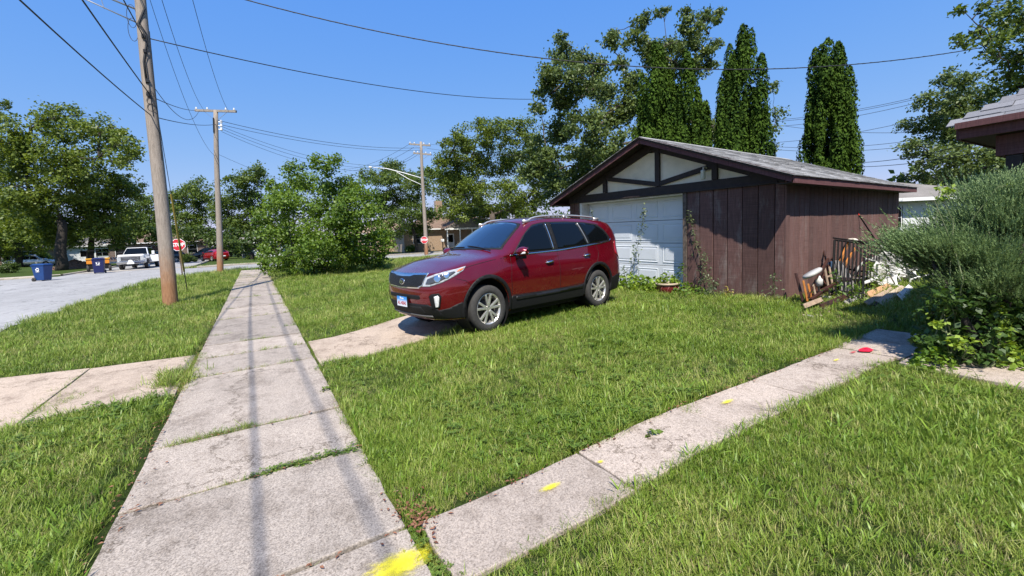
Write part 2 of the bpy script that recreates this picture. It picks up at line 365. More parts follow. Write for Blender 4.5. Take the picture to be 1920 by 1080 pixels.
# ================================================================ grass
def grassmat(name, cols, dry=.0):
    m, nt, b = newmat(name); g = N(nt, 'ShaderNodeNewGeometry'); oi = N(nt, 'ShaderNodeObjectInfo')
    n = noise(nt, .55, 5, .65, g.outputs['Position'])
    a = N(nt, 'ShaderNodeMath', operation='MULTIPLY_ADD'); a.inputs[1].default_value = .45; nt.links.new(oi.outputs['Random'], a.inputs[0])
    nm = N(nt, 'ShaderNodeMapRange'); nm.inputs[1].default_value = .3; nm.inputs[2].default_value = .7; nt.links.new(n.outputs[0], nm.inputs[0])
    m2 = N(nt, 'ShaderNodeMath', operation='MULTIPLY'); m2.inputs[1].default_value = .4; nt.links.new(nm.outputs[0], m2.inputs[0]); nt.links.new(m2.outputs[0], a.inputs[2])
    a2 = N(nt, 'ShaderNodeMath', operation='MULTIPLY_ADD'); a2.inputs[1].default_value = .3; nt.links.new(g.outputs['Random Per Island'], a2.inputs[0]); nt.links.new(a.outputs[0], a2.inputs[2])
    cr = ramp(nt, a2.outputs[0], cols)
    nt.links.new(cr.outputs[0], b.inputs['Base Color']); b.inputs['Roughness'].default_value = .45; b.inputs['Specular IOR Level'].default_value = .35
    tr = N(nt, 'ShaderNodeBsdfTranslucent'); nt.links.new(cr.outputs[0], tr.inputs['Color'])
    ms = N(nt, 'ShaderNodeMixShader'); ms.inputs[0].default_value = .25
    nt.links.new(b.outputs[0], ms.inputs[1]); nt.links.new(tr.outputs[0], ms.inputs[2]); nt.links.new(ms.outputs[0], nt.nodes['Material Output'].inputs['Surface']); return m
MT['grass'] = grassmat('grass blades', [(.05, (.048, .100, .008)), (.36, (.125, .205, .018)), (.66, (.22, .295, .04)), (.95, (.44, .41, .15))])
MT['straw'] = grassmat('dry grass', [(.1, (.20, .19, .07)), (.6, (.34, .28, .13)), (.95, (.42, .34, .18))])
MT['clover'] = leafmat('clover leaf', (.07, .13, .014), (.15, .22, .035), .3)
def blade(V, F, p, h, wd, az, lean, rg):
    d = np.array([math.cos(az), math.sin(az), 0]); s = np.array([-d[1], d[0], 0]); b = len(V)
    for t in (0, .45, .8):
        c = np.array(p) + d*lean*h*t**1.8 + np.array([0, 0, h*(t-.25*lean*t*t)]); ww = wd*(1-t*.55)/2
        V += [c-s*ww, c+s*ww]
    V.append(np.array(p)+d*lean*h + np.array([0, 0, h*(1-.3*lean)]))
    F += [(b, b+1, b+3), (b, b+3, b+2), (b+2, b+3, b+5), (b+2, b+5, b+4), (b+4, b+5, b+6)]
def tuft(i, nb, h, rad, mat, wd=.005):
    rg = np.random.default_rng(100+i); V, F = [], []
    for k in range(nb):
        a = rg.uniform(0, 6.283); r = rad*math.sqrt(rg.uniform())
        blade(V, F, (r*math.cos(a), r*math.sin(a), -.01), h*rg.uniform(.45, 1.1), wd*rg.uniform(.6, 1.3), rg.uniform(0, 6.283), rg.uniform(.15, 1.0), rg)
    me = npmesh('tuft', np.array(V), np.array(F)); me.materials.append(mat); return bpy.data.objects.new('tuft', me)
def clover(i):
    rg = np.random.default_rng(300+i); V, F = [], []
    for k in range(5):
        a = rg.uniform(0, 6.283); r = .05*math.sqrt(rg.uniform()); c = np.array([r*math.cos(a), r*math.sin(a), rg.uniform(.03, .06)])
        for l in range(3):
            t = l*2.094+rg.uniform(0, 1); d = np.array([math.cos(t), math.sin(t), .15]); s = np.array([-d[1], d[0], 0]); b = len(V); q = .014
            V += [c, c+d*q*.8+s*q*.6, c+d*q*1.5, c+d*q*.8-s*q*.6]; F += [(b, b+1, b+2), (b, b+2, b+3)]
    me = npmesh('clover_tuft', np.array(V), np.array(F)); me.materials.append(MT['clover']); return bpy.data.objects.new('clover_tuft', me)
def flower(i):
    g = MB(); g.tube([(0, 0, 0), (.004, 0, .06), (.008, .004, .105)], .0015, 4)
    me = g.mesh('clover_flower'); me.materials.append(MT['clover']); h = MB(); h.lathe([(.001, .10), (.0055, .102), (.007, .108), (.005, .114), (.001, .116)], 7, c=(.008, .004, 0))
    b = bmesh.new(); b.from_mesh(me); me2 = h.mesh('fl'); b.from_mesh(me2); me.materials.append(pm('clover flower', (.45, .43, .36), .8, 0))
    for f in b.faces[-28:]: f.material_index = 1
    b.to_mesh(me); b.free(); return bpy.data.objects.new('clover_flower', me)
MT['broad'] = grassmat('broadleaf weed blades', [(.05, (.055, .115, .010)), (.4, (.12, .215, .020)), (.9, (.24, .34, .045))])
PROT = bpy.data.collections.new('turf tufts')
protos = [tuft(i, 15, .076, .045, MT['grass'], .0036) for i in range(7)] + [tuft(20+i, 9, .115, .035, MT['grass'], .0048) for i in range(3)] + [tuft(30+i, 11, .058, .05, MT['straw'], .003) for i in range(2)] + [clover(0), clover(1), flower(0)] + [tuft(50+i, 6, .10, .03, MT['broad'], .013) for i in range(3)]
for i, o in enumerate(protos): o.name = 'a%02d_%s' % (i, o.name); PROT.objects.link(o)
PIDX = dict(short=(0, 7), tall=(7, 10), dry=(10, 12), clover=(12, 14), flower=(14, 15), broad=(15, 18))
def inst_object(name, P, rot, scl, idx, coll, label, cat):
    me = bpy.data.meshes.new(name); me.vertices.add(len(P)); me.vertices.foreach_set('co', P.astype(np.float32).ravel())
    for nm, ty, ar, key in (('rot', 'FLOAT_VECTOR', rot, 'vector'), ('scl', 'FLOAT_VECTOR', scl, 'vector'), ('idx', 'INT', idx, 'value')):
        at = me.attributes.new(nm, ty, 'POINT'); at.data.foreach_set(key, np.ascontiguousarray(ar).ravel())
    o = obj(name, me, None)
    ng = bpy.data.node_groups.new(name, 'GeometryNodeTree'); ng.interface.new_socket('Geometry', in_out='INPUT', socket_type='NodeSocketGeometry'); ng.interface.new_socket('Geometry', in_out='OUTPUT', socket_type='NodeSocketGeometry')
    gi = ng.nodes.new('NodeGroupInput'); go = ng.nodes.new('NodeGroupOutput'); ip = ng.nodes.new('GeometryNodeInstanceOnPoints'); ci = ng.nodes.new('GeometryNodeCollectionInfo')
    ci.inputs['Collection'].default_value = coll; ci.inputs['Separate Children'].default_value = True; ci.inputs['Reset Children'].default_value = True
    def na(nm, ty):
        n = ng.nodes.new('GeometryNodeInputNamedAttribute'); n.data_type = ty; n.inputs[0].default_value = nm; return n.outputs[0]
    er = ng.nodes.new('FunctionNodeEulerToRotation'); L = ng.links.new
    L(na('rot', 'FLOAT_VECTOR'), er.inputs[0]); L(gi.outputs[0], ip.inputs['Points']); L(ci.outputs[0], ip.inputs['Instance']); ip.inputs['Pick Instance'].default_value = True
    L(na('idx', 'INT'), ip.inputs['Instance Index']); L(er.outputs[0], ip.inputs['Rotation']); L(na('scl', 'FLOAT_VECTOR'), ip.inputs['Scale']); L(ip.outputs[0], go.inputs[0])
    md = o.modifiers.new('tufts', 'NODES'); md.node_group = ng
    return tag(o, label, cat, kind='stuff')
GA = R_(4); GC = np.array([9.09, 4.5]); GE = np.array([math.cos(GA), math.sin(GA)]); GV = np.array([-math.sin(GA), math.cos(GA)])
def wob(x, y, s): return .035*np.sin(x*3.1+s)+.03*np.sin(y*4.3+2*s)+.02*np.sin((x+y)*9.7+s)
def paved(x, y):
    m = (x > SWL-.045+wob(x, y, 1)*.8) & (x < SWR+.02+wob(x, y, 2)*.7) & (y < 35)
    m |= (x > .5) & (x < 7.6) & (y > 1.86+wob(x, y, 3)*.8) & (y < 2.455+wob(x, y, 4)*.8)
    m |= (x > 5.83) & (x < 6.8) & (y < 2)
    yl = np.interp(x, [.6, 2.2, 3.0, 6.4, 9.], [6.5, 6.4, 6.5, 8.2, 9.9]); yh = np.interp(x, [.6, 3.2, 6.2, 9.], [8.15, 8.5, 9.2, 10.2])
    m |= (x > .6) & (x < 9.1) & (y > yl+wob(x, y, 5)) & (y < yh+wob(x, y, 6))
    yl = np.interp(x, [-5.2, -2.2, -.8], [5.6, 6.3, 6.35]); yh = np.interp(x, [-5.2, -2.2, -.8], [9.3, 8.6, 8.45])
    m |= (x > -5.3) & (x < -.85) & (y > yl+wob(x, y, 7)) & (y < yh+wob(x, y, 8))
    m |= (x < -5.15+wob(x, y, 9)*2) & (x > -12.8)
    m |= (y > CS0-.05) & (y < CS1+.2)
    m |= (y > 30) & (y < 41) & (x < -5.15+2.6*np.clip((y-30)/6.5, 0, 1)**2*(3-2*np.clip((y-30)/6.5, 0, 1))) & (x > -12.8)
    u = (x-GC[0])*GE[0]+(y-GC[1])*GE[1]; v = (x-GC[0])*GV[0]+(y-GC[1])*GV[1]
    m |= (u > 0) & (u < 7.6) & (v > 0) & (v < 6.2)
    m |= (x > -17.3) & (x < -15.7) & (y < 36)
    return m
Tv = np.vectorize(T)
def turf():
    rg = np.random.default_rng(11); P, Rr, S, I = [], [], [], []
    def ring(r0, r1, dens, sc, kinds):
        a0, a1 = R_(31-72), R_(31+76); n = int(dens*.5*(a1-a0)*(r1*r1-r0*r0)); r = np.sqrt(rg.uniform(r0*r0, r1*r1, n)); a = rg.uniform(a0, a1, n)
        x = r*np.sin(a); y = r*np.cos(a); k = ~paved(x, y); x, y, r = x[k], y[k], r[k]; n = len(x)
        # worn and clumpy: thin out where a slow noise is low
        nz = np.sin(x*1.7+.6*np.sin(y*2.3))*np.sin(y*1.9+.8*np.sin(x*1.3)); keep = rg.uniform(0, 1, n) < np.clip(.82+.35*nz, .45, 1); x, y, nz = x[keep], y[keep], nz[keep]; n = len(x)
        z = Tv(x, y); pr = rg.uniform(0, 1, n); idx = np.zeros(n, int); c = 0
        cl = np.sin(x*.9+2)*np.sin(y*1.1+1)     # clover patches
        for nm, pb in kinds:
            lo, hi = PIDX[nm]; q = (pr >= c) & (pr < c+pb); idx[q] = rg.integers(lo, hi, q.sum()); c += pb
        q = (idx >= 12) & (idx < 15) & (cl < .05); idx[q] = rg.integers(0, 7, q.sum())
        q = (idx >= 10) & (idx < 12) & (nz > .2); idx[q] = rg.integers(0, 7, q.sum())
        s = sc*rg.uniform(.7, 1.35, n)*(1+.22*nz); hz = s*rg.uniform(.8, 1.15, n)
        edge = paved(x+.07, y) | paved(x-.07, y) | paved(x, y+.07) | paved(x, y-.07); hz = np.where(edge, hz*1.18, hz)
        P.append(np.stack([x, y, z], 1)); S.append(np.stack([s, s, hz], 1)); I.append(idx)
        Rr.append(np.stack([rg.normal(0, .12, n), rg.normal(0, .12, n), rg.uniform(0, 6.283, n)], 1))
    near = [('short', .62), ('tall', .10), ('broad', .055), ('dry', .16), ('clover', .065), ('flower', .003)]
    ring(.3, 4.0, 2300, .95, near)
    ring(4.0, 8.0, 1100, 1.1, near)
    ring(8.0, 14.0, 420, 1.35, [('short', .68), ('tall', .10), ('broad', .05), ('dry', .15), ('clover', .02), ('flower', .003)])
    ring(14., 24., 130, 2.0, [('short', .82), ('tall', .06), ('dry', .12)])
    ring(24., 46., 30, 3.2, [('short', .88), ('dry', .12)])
    return np.concatenate(P), np.concatenate(Rr).astype(np.float32), np.concatenate(S).astype(np.float32), np.concatenate(I).astype(np.int32)
gP, gR, gS, gI = turf()
inst_object('grass', gP, gR, gS, gI, PROT, 'shaggy green lawn grass with clover and dry blades', 'grass')
# weeds rooted in the joints of the paving
def joint_weeds():
    rg = np.random.default_rng(5); P, S, I = [], [], []
    def line(a, b, n, sp=.025, k=('short', 'dry', 'tall'), sc=.8, pr=(.6, .25, .15)):
        for _ in range(n):
            t = rg.uniform(); x = a[0]*(1-t)+b[0]*t+rg.normal(0, sp); y = a[1]*(1-t)+b[1]*t+rg.normal(0, sp*.6)
            nm = rg.choice(k, p=pr); lo, hi = PIDX[nm]; s = sc*rg.uniform(.35, 1.); P.append((x, y, T(x, y)+.005)); S.append((s, s, s)); I.append(rg.integers(lo, hi))
    for jy in joints[4:]:
        x = SWL+.05
        while x < SWR:
            L = rg.uniform(.06, .5)
            if rg.uniform() < (.5 if jy < 6 else .68): line((x, jy), (min(x+L, SWR), jy), int((30 if jy < 6 else 75)*L), .025, sc=.8 if jy < 6 else 1.25)
            x += L+rg.uniform(0, .35)
    line((-.75, 4.66), (-.15, 4.69), 260, .045, sc=1.15); line((-.05, 4.66), (.2, 4.66), 45, .025, sc=.85)
    line((-.15, 3.63), (.55, 3.62), 210, .04, ('short', 'clover', 'dry'), 1.0, (.3, .5, .2)); line((-.5, 3.62), (-.1, 3.62), 60, .025, ('dry', 'short', 'tall'), .85, (.5, .3, .2))
    line((.68, 1.85), (.66, 2.45), 150, .035, ('short', 'clover', 'tall'), .75, (.4, .45, .15))
    line((.66, 6.6), (.68, 8.1), 130, .04, sc=.8)
    line((-.91, 6.4), (-.91, 8.5), 340, .06, sc=1.2); line((-1.0, 6.75), (-1.02, 7.5), 220, .12, ('tall', 'short', 'dry'), 1.9, (.7, .2, .1))
    line((-2.24, 6.35), (-2.2, 8.6), 110, .04, sc=.9); line((-2.2, 6.5), (-2.0, 7.2), 160, .10, sc=1.1)
    line((6.16, 1.75), (6.16, 2.45), 60, .03, sc=.8)
    for wx in wj[1:-1]: line((wx, 1.75), (wx, 2.4), 10, .02, sc=.6)
    line((3.1, 2.28), (3.2, 2.40), 24, .04, sc=1.)
    n = len(P); P = np.array(P); Rr = np.stack([rg.normal(0, .25, n), rg.normal(0, .25, n), rg.uniform(0, 6.28, n)], 1)
    inst_object('joint_weeds', P, Rr.astype(np.float32), np.array(S, np.float32), np.array(I, np.int32), PROT, 'weeds and dry grass sprouting from the paving joints', 'weeds')
joint_weeds()
# leaf litter along the edges
g = MB()
for _ in range(760):
    k = random.random()
    if k < .4: x, y = SWL+random.gauss(-.01, .05), random.uniform(2, 12)
    elif k < .6: x, y = random.uniform(SWL, SWR), random.choice(joints[4:9])+random.gauss(-.03, .03)
    elif k < .8: x, y = random.uniform(.9, 6), 2.41+random.gauss(0, .03)
    else: x, y = random.gauss(.72, .06), random.gauss(2.5, .12)
    z = T(x, y)+.038+random.uniform(0, .01); a = random.uniform(0, 6.28); s = random.uniform(.006, .020)
    c, d = math.cos(a)*s, math.sin(a)*s; g.add([(x-c, y-d, z), (x+d*.5, y-c*.5, z+.004), (x+c, y+d, z+.002), (x-d*.5, y+c*.5, z+.006)], [(0, 1, 2, 3)])
tag(g.build('leaf_litter', leafmat('dead leaves', (.11, .042, .022), (.26, .12, .065), .1)), 'brown dead leaf bits scattered along the paving edges', 'litter', kind='stuff')
# ================================================================ garage
def siding(name, c, wear=.5):
    m, nt, b = newmat(name); p = objco(nt); c = np.array(c)
    oi = N(nt, 'ShaderNodeObjectInfo')
    off = N(nt, 'ShaderNodeVectorMath', operation='ADD'); cmb = N(nt, 'ShaderNodeCombineXYZ'); mm = N(nt, 'ShaderNodeMath', operation='MULTIPLY'); mm.inputs[1].default_value = 37
    nt.links.new(oi.outputs['Random'], mm.inputs[0]); nt.links.new(mm.outputs[0], cmb.inputs[0]); nt.links.new(p, off.inputs[0]); nt.links.new(cmb.outputs[0], off.inputs[1]); v = off.outputs[0]
    grain = ramp(nt, noise(nt, 9, 8, .75, stretch(nt, v, (6, 6, .35))).outputs[0], [(.25, c*.55), (.5, c), (.75, c*1.45)]).outputs[0]
    worn = ramp(nt, noise(nt, 1.6, 8, .75, stretch(nt, v, (2, 2, .6))).outputs[0], [(.52, (0, 0, 0)), (.68, (wear,)*3)])
    col = mix(nt, worn.outputs[0], grain, (.20, .165, .15))
    saw = ramp(nt, noise(nt, 4, 3, .5, stretch(nt, v, (.3, .3, 26))).outputs[0], [(.35, (.78,)*3), (.6, (1.1,)*3)]).outputs[0]
    rr = ramp(nt, oi.outputs['Random'], [(0, (.8, .8, .8)), (1, (1.18, 1.16, 1.16))]).outputs[0]
    nt.links.new(mix(nt, 1., mix(nt, 1., col, saw, 'MULTIPLY'), rr, 'MULTIPLY'), b.inputs['Base Color']); b.inputs['Roughness'].default_value = .8; b.inputs['Specular IOR Level'].default_value = .25
    bump(nt, b, noise(nt, 12, 6, .7, stretch(nt, v, (5, 5, .4))).outputs[0], .5, .006); return m
MT['siding'] = siding('brown stained siding', (.142, .080, .071))
MT['siding2'] = siding('weathered brown siding', (.110, .060, .053), .8)
MT['fascia'] = siding('red brown fascia paint', (.108, .048, .05), .1)
MT['timber'] = pm('dark brown timber', (.022, .014, .012), .75, .4, 10, bmp=.3)
MT['stucco'] = pm('cream stucco', (.66, .60, .46), .9, .10, 3, bmp=.3, bscale=160)
MT['gdoor'] = pm('white garage door paint', (.58, .61, .65), .45, .05, 2)
MT['trimwhite'] = pm('chalky white trim', (.6, .59, .56), .6, .2, 8)
def shingle_mat(name, a, b_):
    m, nt, b = newmat(name); g = N(nt, 'ShaderNodeNewGeometry')
    r = ramp(nt, g.outputs['Random Per Island'], [(0, a), (1, b_)]).outputs[0]
    n = ramp(nt, noise(nt, 120, 4, .8, g.outputs['Position']).outputs[0], [(.3, (.55,)*3), (.7, (1.4,)*3)]).outputs[0]
    n2 = ramp(nt, noise(nt, 1.2, 4, .7, g.outputs['Position']).outputs[0], [(.3, (.8,)*3), (.7, (1.12,)*3)]).outputs[0]
    nt.links.new(mix(nt, 1., mix(nt, 1., r, n, 'MULTIPLY'), n2, 'MULTIPLY'), b.inputs['Base Color']); b.inputs['Roughness'].default_value = .95; b.inputs['Specular IOR Level'].default_value = .15
    return m
MT['shingle'] = shingle_mat('grey asphalt shingles', (.20, .197, .193), (.40, .395, .39))
MT['shingle_dk'] = shingle_mat('slate grey asphalt shingles', (.11, .11, .125), (.36, .36, .39))
garage = empty('detached_garage', (9.09, 4.5, .08), 0, 'brown plank garage with half-timbered gable and white panel door', 'garage')
garage.rotation_euler = (.02, 0, GA)
W_, DP, EAV = 6.2, 7.45, 2.43
def plank(u0, u1, v0, v1, z0, z1, mat, name='plank'):
    o = MB().bx((-(u1-u0)/2, -(v1-v0)/2, 0), ((u1-u0)/2, (v1-v0)/2, z1-z0)).build(name, mat, garage, bevel=.006); o.location = ((u0+u1)/2, (v0+v1)/2, z0); return o
# side wall towards the camera
n = 30; bw = DP/n
shared = None
for i in range(n):
    d = random.uniform(0, .008); u0 = .10+i*(DP-.1)/n
    plank(u0+.009, u0+(DP-.1)/n-.009, -.03-d, .0, .0, 2.56, MT['siding'])
plank(.0, DP, .0, .06, .02, 2.56, MT['timber'], 'sheathing')
plank(-.045, .105, -.05, -.005, .0, 2.56, MT['siding'], 'corner_board'); plank(-.05, -.005, -.004, .16, .0, 2.5, MT['siding2'], 'corner_board')
plank(DP-.02, DP+.03, -.045, .08, 0, 2.5, MT['siding'], 'corner_board')
# front wall
v = .17
for i in range(6):
    wd = (2.12-.17)/6; d = random.uniform(0, .014)
    plank(-.03-d, 0, v+.008, v+wd-.008, random.uniform(0, .06), 2.46, MT['siding2']); v += wd
plank(0, .06, .0, 2.16, .0, 2.46, MT['timber'], 'sheathing')
for i in range(2): plank(-.03, .03, 5.76+i*.22+.006, 5.76+(i+1)*.22-.006, 0, 2.46, MT['siding2'])
plank(.35, .40, 5.7, W_, 0, 2.46, MT['timber'], 'sheathing')
plank(.0, DP, W_-.06, W_, 0, 2.5, MT['siding'], 'far_wall'); plank(DP-.06, DP-.002, .07, W_-.07, 0, 2.5, MT['siding'], 'rear_wall')
plank(-.055, .34, 2.125, 2.225, 0, 2.44, pm('bare weathered jamb', (.10, .075, .06), .85, .6, 14, bmp=.4), 'door_jamb')
plank(-.03, .34, 5.66, 5.75, 0, 2.43, MT['trimwhite'], 'door_jamb')
plank(-.02, .34, 2.235, 5.65, 2.395, 2.43, MT['trimwhite'], 'door_head')
plank(-.062, .04, 0.0, W_, 2.445, 2.655, MT['timber'], 'header_beam')
plank(-.095, -.064, 0.1, W_-.1, 2.43, 2.475, MT['timber'], 'header_trim')
# panel door
door = empty('door'); door.parent = garage; dw = 5.65-2.235
for k in range(4):
    z0 = .02+k*.594; s = MB().bx((.28, 2.237, z0+.005), (.32, 5.648, z0+.588)).build('door_section', MT['gdoor'], door, bevel=.006)
    for c in range(4):
        y0 = 2.237 + dw*(c+.5)/4 - .34; y1 = y0+.68; za, zb = z0+.09, z0+.50; g = MB()
        # raised and fielded panel: frame groove and bevelled centre
        def rect(e, u): return [(u, y0+e, za+e), (u, y1-e, za+e), (u, y1-e, zb-e), (u, y0+e, zb-e)]
        rings = [rect(-.012, .279), rect(-.004, .268), rect(.006, .268), rect(.022, .2785), rect(.06, .270)]
        for a, b in zip(rings[:-1], rings[1:]):
            g.add(a+b, [(i, (i+1) % 4, 4+(i+1) % 4, 4+i) for i in range(4)])
        g.add(rings[-1], [(0, 1, 2, 3)]); g.build('door_panel', MT['gdoor'], door)
# gable
APV, EVR, EVL = 3.1, -.34, 6.54; APZ, EVZ = 3.86, 2.53
def rz(v): return EVZ + (APZ-EVZ)*(v-EVR)/(APV-EVR) if v < APV else EVZ + (APZ-EVZ)*(EVL-v)/(EVL-APV)
def gpoly(pts, u0, du, mat, name): return MB().prism([(u0, a, b) for a, b in pts], (du, 0, 0)).build(name, mat, garage)
UH = .12
gpoly([(.02, 2.656), (.02, rz(.02)-UH), (APV, APZ-UH), (W_-.02, rz(W_-.02)-UH), (W_-.02, 2.656)], .0, .05, MT['timber'], 'gable_board')
KV = 2.92
seg = [[(.62, 2.66), (1.36, 2.66), (1.36, rz(1.36)-.24)], [(1.49, 2.66), (KV-.06, 2.66), (KV-.06, rz(KV)-.3), (1.49, rz(1.49)-.26)],
       [(KV+.06, 2.66), (4.62, 2.66), (4.62, rz(4.62)-.26), (KV+.3, rz(KV+.3)-.28), (KV+.06, rz(KV+.06)-.30)], [(4.74, 2.66), (5.6, 2.66), (4.74, rz(4.74)-.24)]]
for s in seg: gpoly(s, -.012, .011, MT['stucco'], 'stucco_panel')
def beam(a, b, wd=.13, name='timber', u=-.06, th=.05):
    g = MB().bar((u, a[0], a[1]), (u, b[0], b[1]), wd, th, (1, 0, 0)); return g.build(name, MT['timber'], garage, bevel=.004)
beam((KV, 2.66), (KV, rz(KV)-.14)); beam((1.42, 2.66), (1.42, rz(1.42)-.14)); beam((4.68, 2.66), (4.68, rz(4.68)-.14))
beam((KV-.05, 2.72), (1.46, rz(1.5)-.27), .115, u=-.050); beam((KV+.05, 2.72), (4.55, rz(4.55)-.27), .115, u=-.050)
beam((.1, rz(.1)-.16), (APV, APZ-.18), .2, u=-.045); beam((W_-.1, rz(W_-.1)-.16), (APV, APZ-.18), .2, u=-.045)
# roof
OF, OR = .50, .35; roof = empty('roof'); roof.parent = garage
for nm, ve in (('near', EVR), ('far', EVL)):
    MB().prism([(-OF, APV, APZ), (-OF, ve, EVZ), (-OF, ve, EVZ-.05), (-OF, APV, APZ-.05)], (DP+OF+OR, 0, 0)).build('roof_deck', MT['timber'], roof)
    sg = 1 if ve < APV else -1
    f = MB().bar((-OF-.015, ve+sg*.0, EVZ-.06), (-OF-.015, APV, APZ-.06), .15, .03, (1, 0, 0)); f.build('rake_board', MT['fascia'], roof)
    f = MB().bar((-OF-.040, ve, EVZ-.015), (-OF-.040, APV, APZ-.015), .055, .02, (1, 0, 0)); f.build('rake_shade_strip', MT['timber'], roof)  # upper rake strip coloured dark to paint in the shadow under the shingle edge
    MB().bx((-OF-.03, ve-sg*.03, EVZ-.15), (DP+OR, ve-sg*.0, EVZ+.005)).build('eave_board', MT['fascia'], roof)
    MB().bx((-OF, ve, EVZ-.145), (DP+OR-.01, (0-.04 if sg > 0 else W_+.04), EVZ-.13)).build('soffit', MT['timber'], roof)
    d = Vector((0, APV-ve, APZ-EVZ)); L = d.length; d.normalize(); nrm = Vector((0, -d.z, d.y))*sg
    if nrm.z < 0: nrm = -nrm
    nc = 25
    for c in range(nc):
        g = MB(); a = -.06+c*(L+.06)/nc; u = -OF-.085 - (c % 2)*.15
        while u < DP+OR:
            wd = random.choice((.3, .3, .24, .36)); h = random.uniform(.012, .022); u0, u1 = max(u+.004, -OF-.085-random.uniform(0, .012)), min(u+wd-.004, DP+OR+.02)
            if u1 > u0+.02:
                A = Vector((0, ve, EVZ))+d*(a-random.uniform(0, .006)); B = Vector((0, ve, EVZ))+d*min(a+.2, L)
                g.add([(u0, *(A+nrm*.002)[1:]), (u1, *(A+nrm*.002)[1:]), (u1, *(A+nrm*h)[1:]), (u0, *(A+nrm*h)[1:]), (u0, *(B+nrm*.004)[1:]), (u1, *(B+nrm*.004)[1:])],
                      [(0, 1, 2, 3), (3, 2, 5, 4), (0, 3, 4), (1, 5, 2)])
            u += wd
        g.build('shingle_course', MT['shingle'], roof)
MB().prism([(-OF-.02, APV-.14, APZ-.035), (-OF-.02, APV, APZ+.03), (-OF-.02, APV+.14, APZ-.035)], (DP+OF+OR+.04, 0, 0)).build('ridge_cap', MT['shingle'], roof)
# wall lantern
lamp = empty('wall_lamp'); lamp.parent = garage; lamp.location = (-.07, 1.62, 2.83)
MB().lathe([(.001, -.03), (.055, -.03), (.055, .0), (.03, .02), (.001, .02)], 16, 'x', (.05, -.02, .10)).build('mount', MT['trimwhite'], lamp, True)
MB().tube([(.02, -.02, .10), (-.06, -.02, .13), (-.11, 0, .12), (-.12, 0, .06)], .016, 8).build('arm', MT['trimwhite'], lamp, True)
MB().lathe([(.001, .07), (.045, .06), (.055, .03), (.05, .02), (.05, -.12), (.035, -.15), (.001, -.15)], 14, 'z', (-.12, 0, 0)).build('jar_glass', pm('lamp glass', (.55, .56, .5), .2, .1), lamp, True)
# ================================================================ vehicles
def interp(tab):
    xs_, ys_ = zip(*tab)
    def f(x): return float(np.interp(x, xs_, ys_))
    return f
def smooth_interp(tab, n=240):
    P = catmull(tab, n); X = np.maximum.accumulate([p[0] for p in P]); Y = [p[1] for p in P]
    return lambda x: float(np.interp(x, X, Y))
class CarBody:
    """Body shell lofted from waterlines (plan outline per height) and a deck (hood, glass, roof)."""
    def __init__(s, L, plan, zedge, zside, zc, fdx, rdx, wfac, yedge, zb=.26, ns=150):
        s.L = L; half = [(x, w) for x, w in plan]
        s.pl = catmull(half, ns)
        s.ze, s.zs, s.zc = smooth_interp(zedge), smooth_interp(zside), smooth_interp(zc)
        s.fdx, s.rdx, s.wf, s.ye = interp(fdx), interp(rdx), interp(wfac), smooth_interp(yedge); s.zb = zb
    def pt(s, i, z, xe=None):
        x, w = s.pl[i]; w = max(w, 0); L = s.L
        a = 1-sm(x/.75); b = sm((x-(L-.75))/.75)
        return x + s.fdx(z)*a - s.rdx(z)*b, w*s.wf(z), z
    def rows(s, nlow=13, nside=7, ntop=12):
        out = []
        for i in range(len(s.pl)):
            x0, w0 = s.pl[i]; w0 = max(w0, 0); ze = s.ze(x0); row = []
            for k in range(nlow):
                t = k/(nlow-1); z = s.zb + (ze-s.zb)*t; x, y, _ = s.pt(i, min(z, 1.05))
                ysc = 1 + (s.ye(x0)-1)*sm((t-.62)/.38); row.append((x, y*ysc, z))
            xe, ye, _ = row[-1]; zs = max(s.zs(x0), ze); zc = max(s.zc(x0), zs)
            zr = s.zc_max; ys = ye - (ye - min(ye, s.yroof))*min(1., max(0., (zs-ze)/(s.zs_max-1.05)))**1.15
            for k in range(1, nside+1):
                t = k/nside; bul = .018*math.sin(math.pi*t)*(1 if zs > ze+.05 else 0)
                row.append((xe, ye+(ys-ye)*t+bul, ze+(zs-ze)*t))
            for k in range(1, ntop+1):
                t = k/ntop; row.append((xe - s.bow*(1-(1-t)**2)*(1-sm((x0-2.2)/.6))*sm((x0-.25)/.5), ys*(1-t), zs+(zc-zs)*(1-(1-t)**2.2)))
            out.append(row)
        return out
    def mesh(s, name):
        R = s.rows(); g = MB(); m = len(R[0]); V = []; F = []; n = len(R)
        for r in R: V += [(x, -y, z) for x, y, z in r]
        for r in R: V += [(x, y, z) for x, y, z in r]
        o = n*m
        for i in range(n-1):
            for j in range(m-1):
                F.append((i*m+j, (i+1)*m+j, (i+1)*m+j+1, i*m+j+1)); F.append((o+i*m+j, o+i*m+j+1, o+(i+1)*m+j+1, o+(i+1)*m+j))
        for i in range(n-1): F.append((i*m, o+i*m, o+(i+1)*m, (i+1)*m))
        me = bpy.data.meshes.new(name); me.from_pydata(V, [], F); b = bmesh.new(); b.from_mesh(me)
        bmesh.ops.remove_doubles(b, verts=b.verts, dist=.0012); bmesh.ops.dissolve_degenerate(b, edges=b.edges, dist=.0005)
        bmesh.ops.recalc_face_normals(b, faces=b.faces)
        for _ in range(3): bmesh.ops.smooth_vert(b, verts=[v for v in b.verts if v.co.z > s.zb+.02], factor=.4, use_axis_x=True, use_axis_y=True, use_axis_z=True)
        b.to_mesh(me); b.free(); return me
def apply_mods(o):
    dg = bpy.context.evaluated_depsgraph_get(); me = bpy.data.meshes.new_from_object(o.evaluated_get(dg)); o.modifiers.clear(); old = o.data; o.data = me; return o
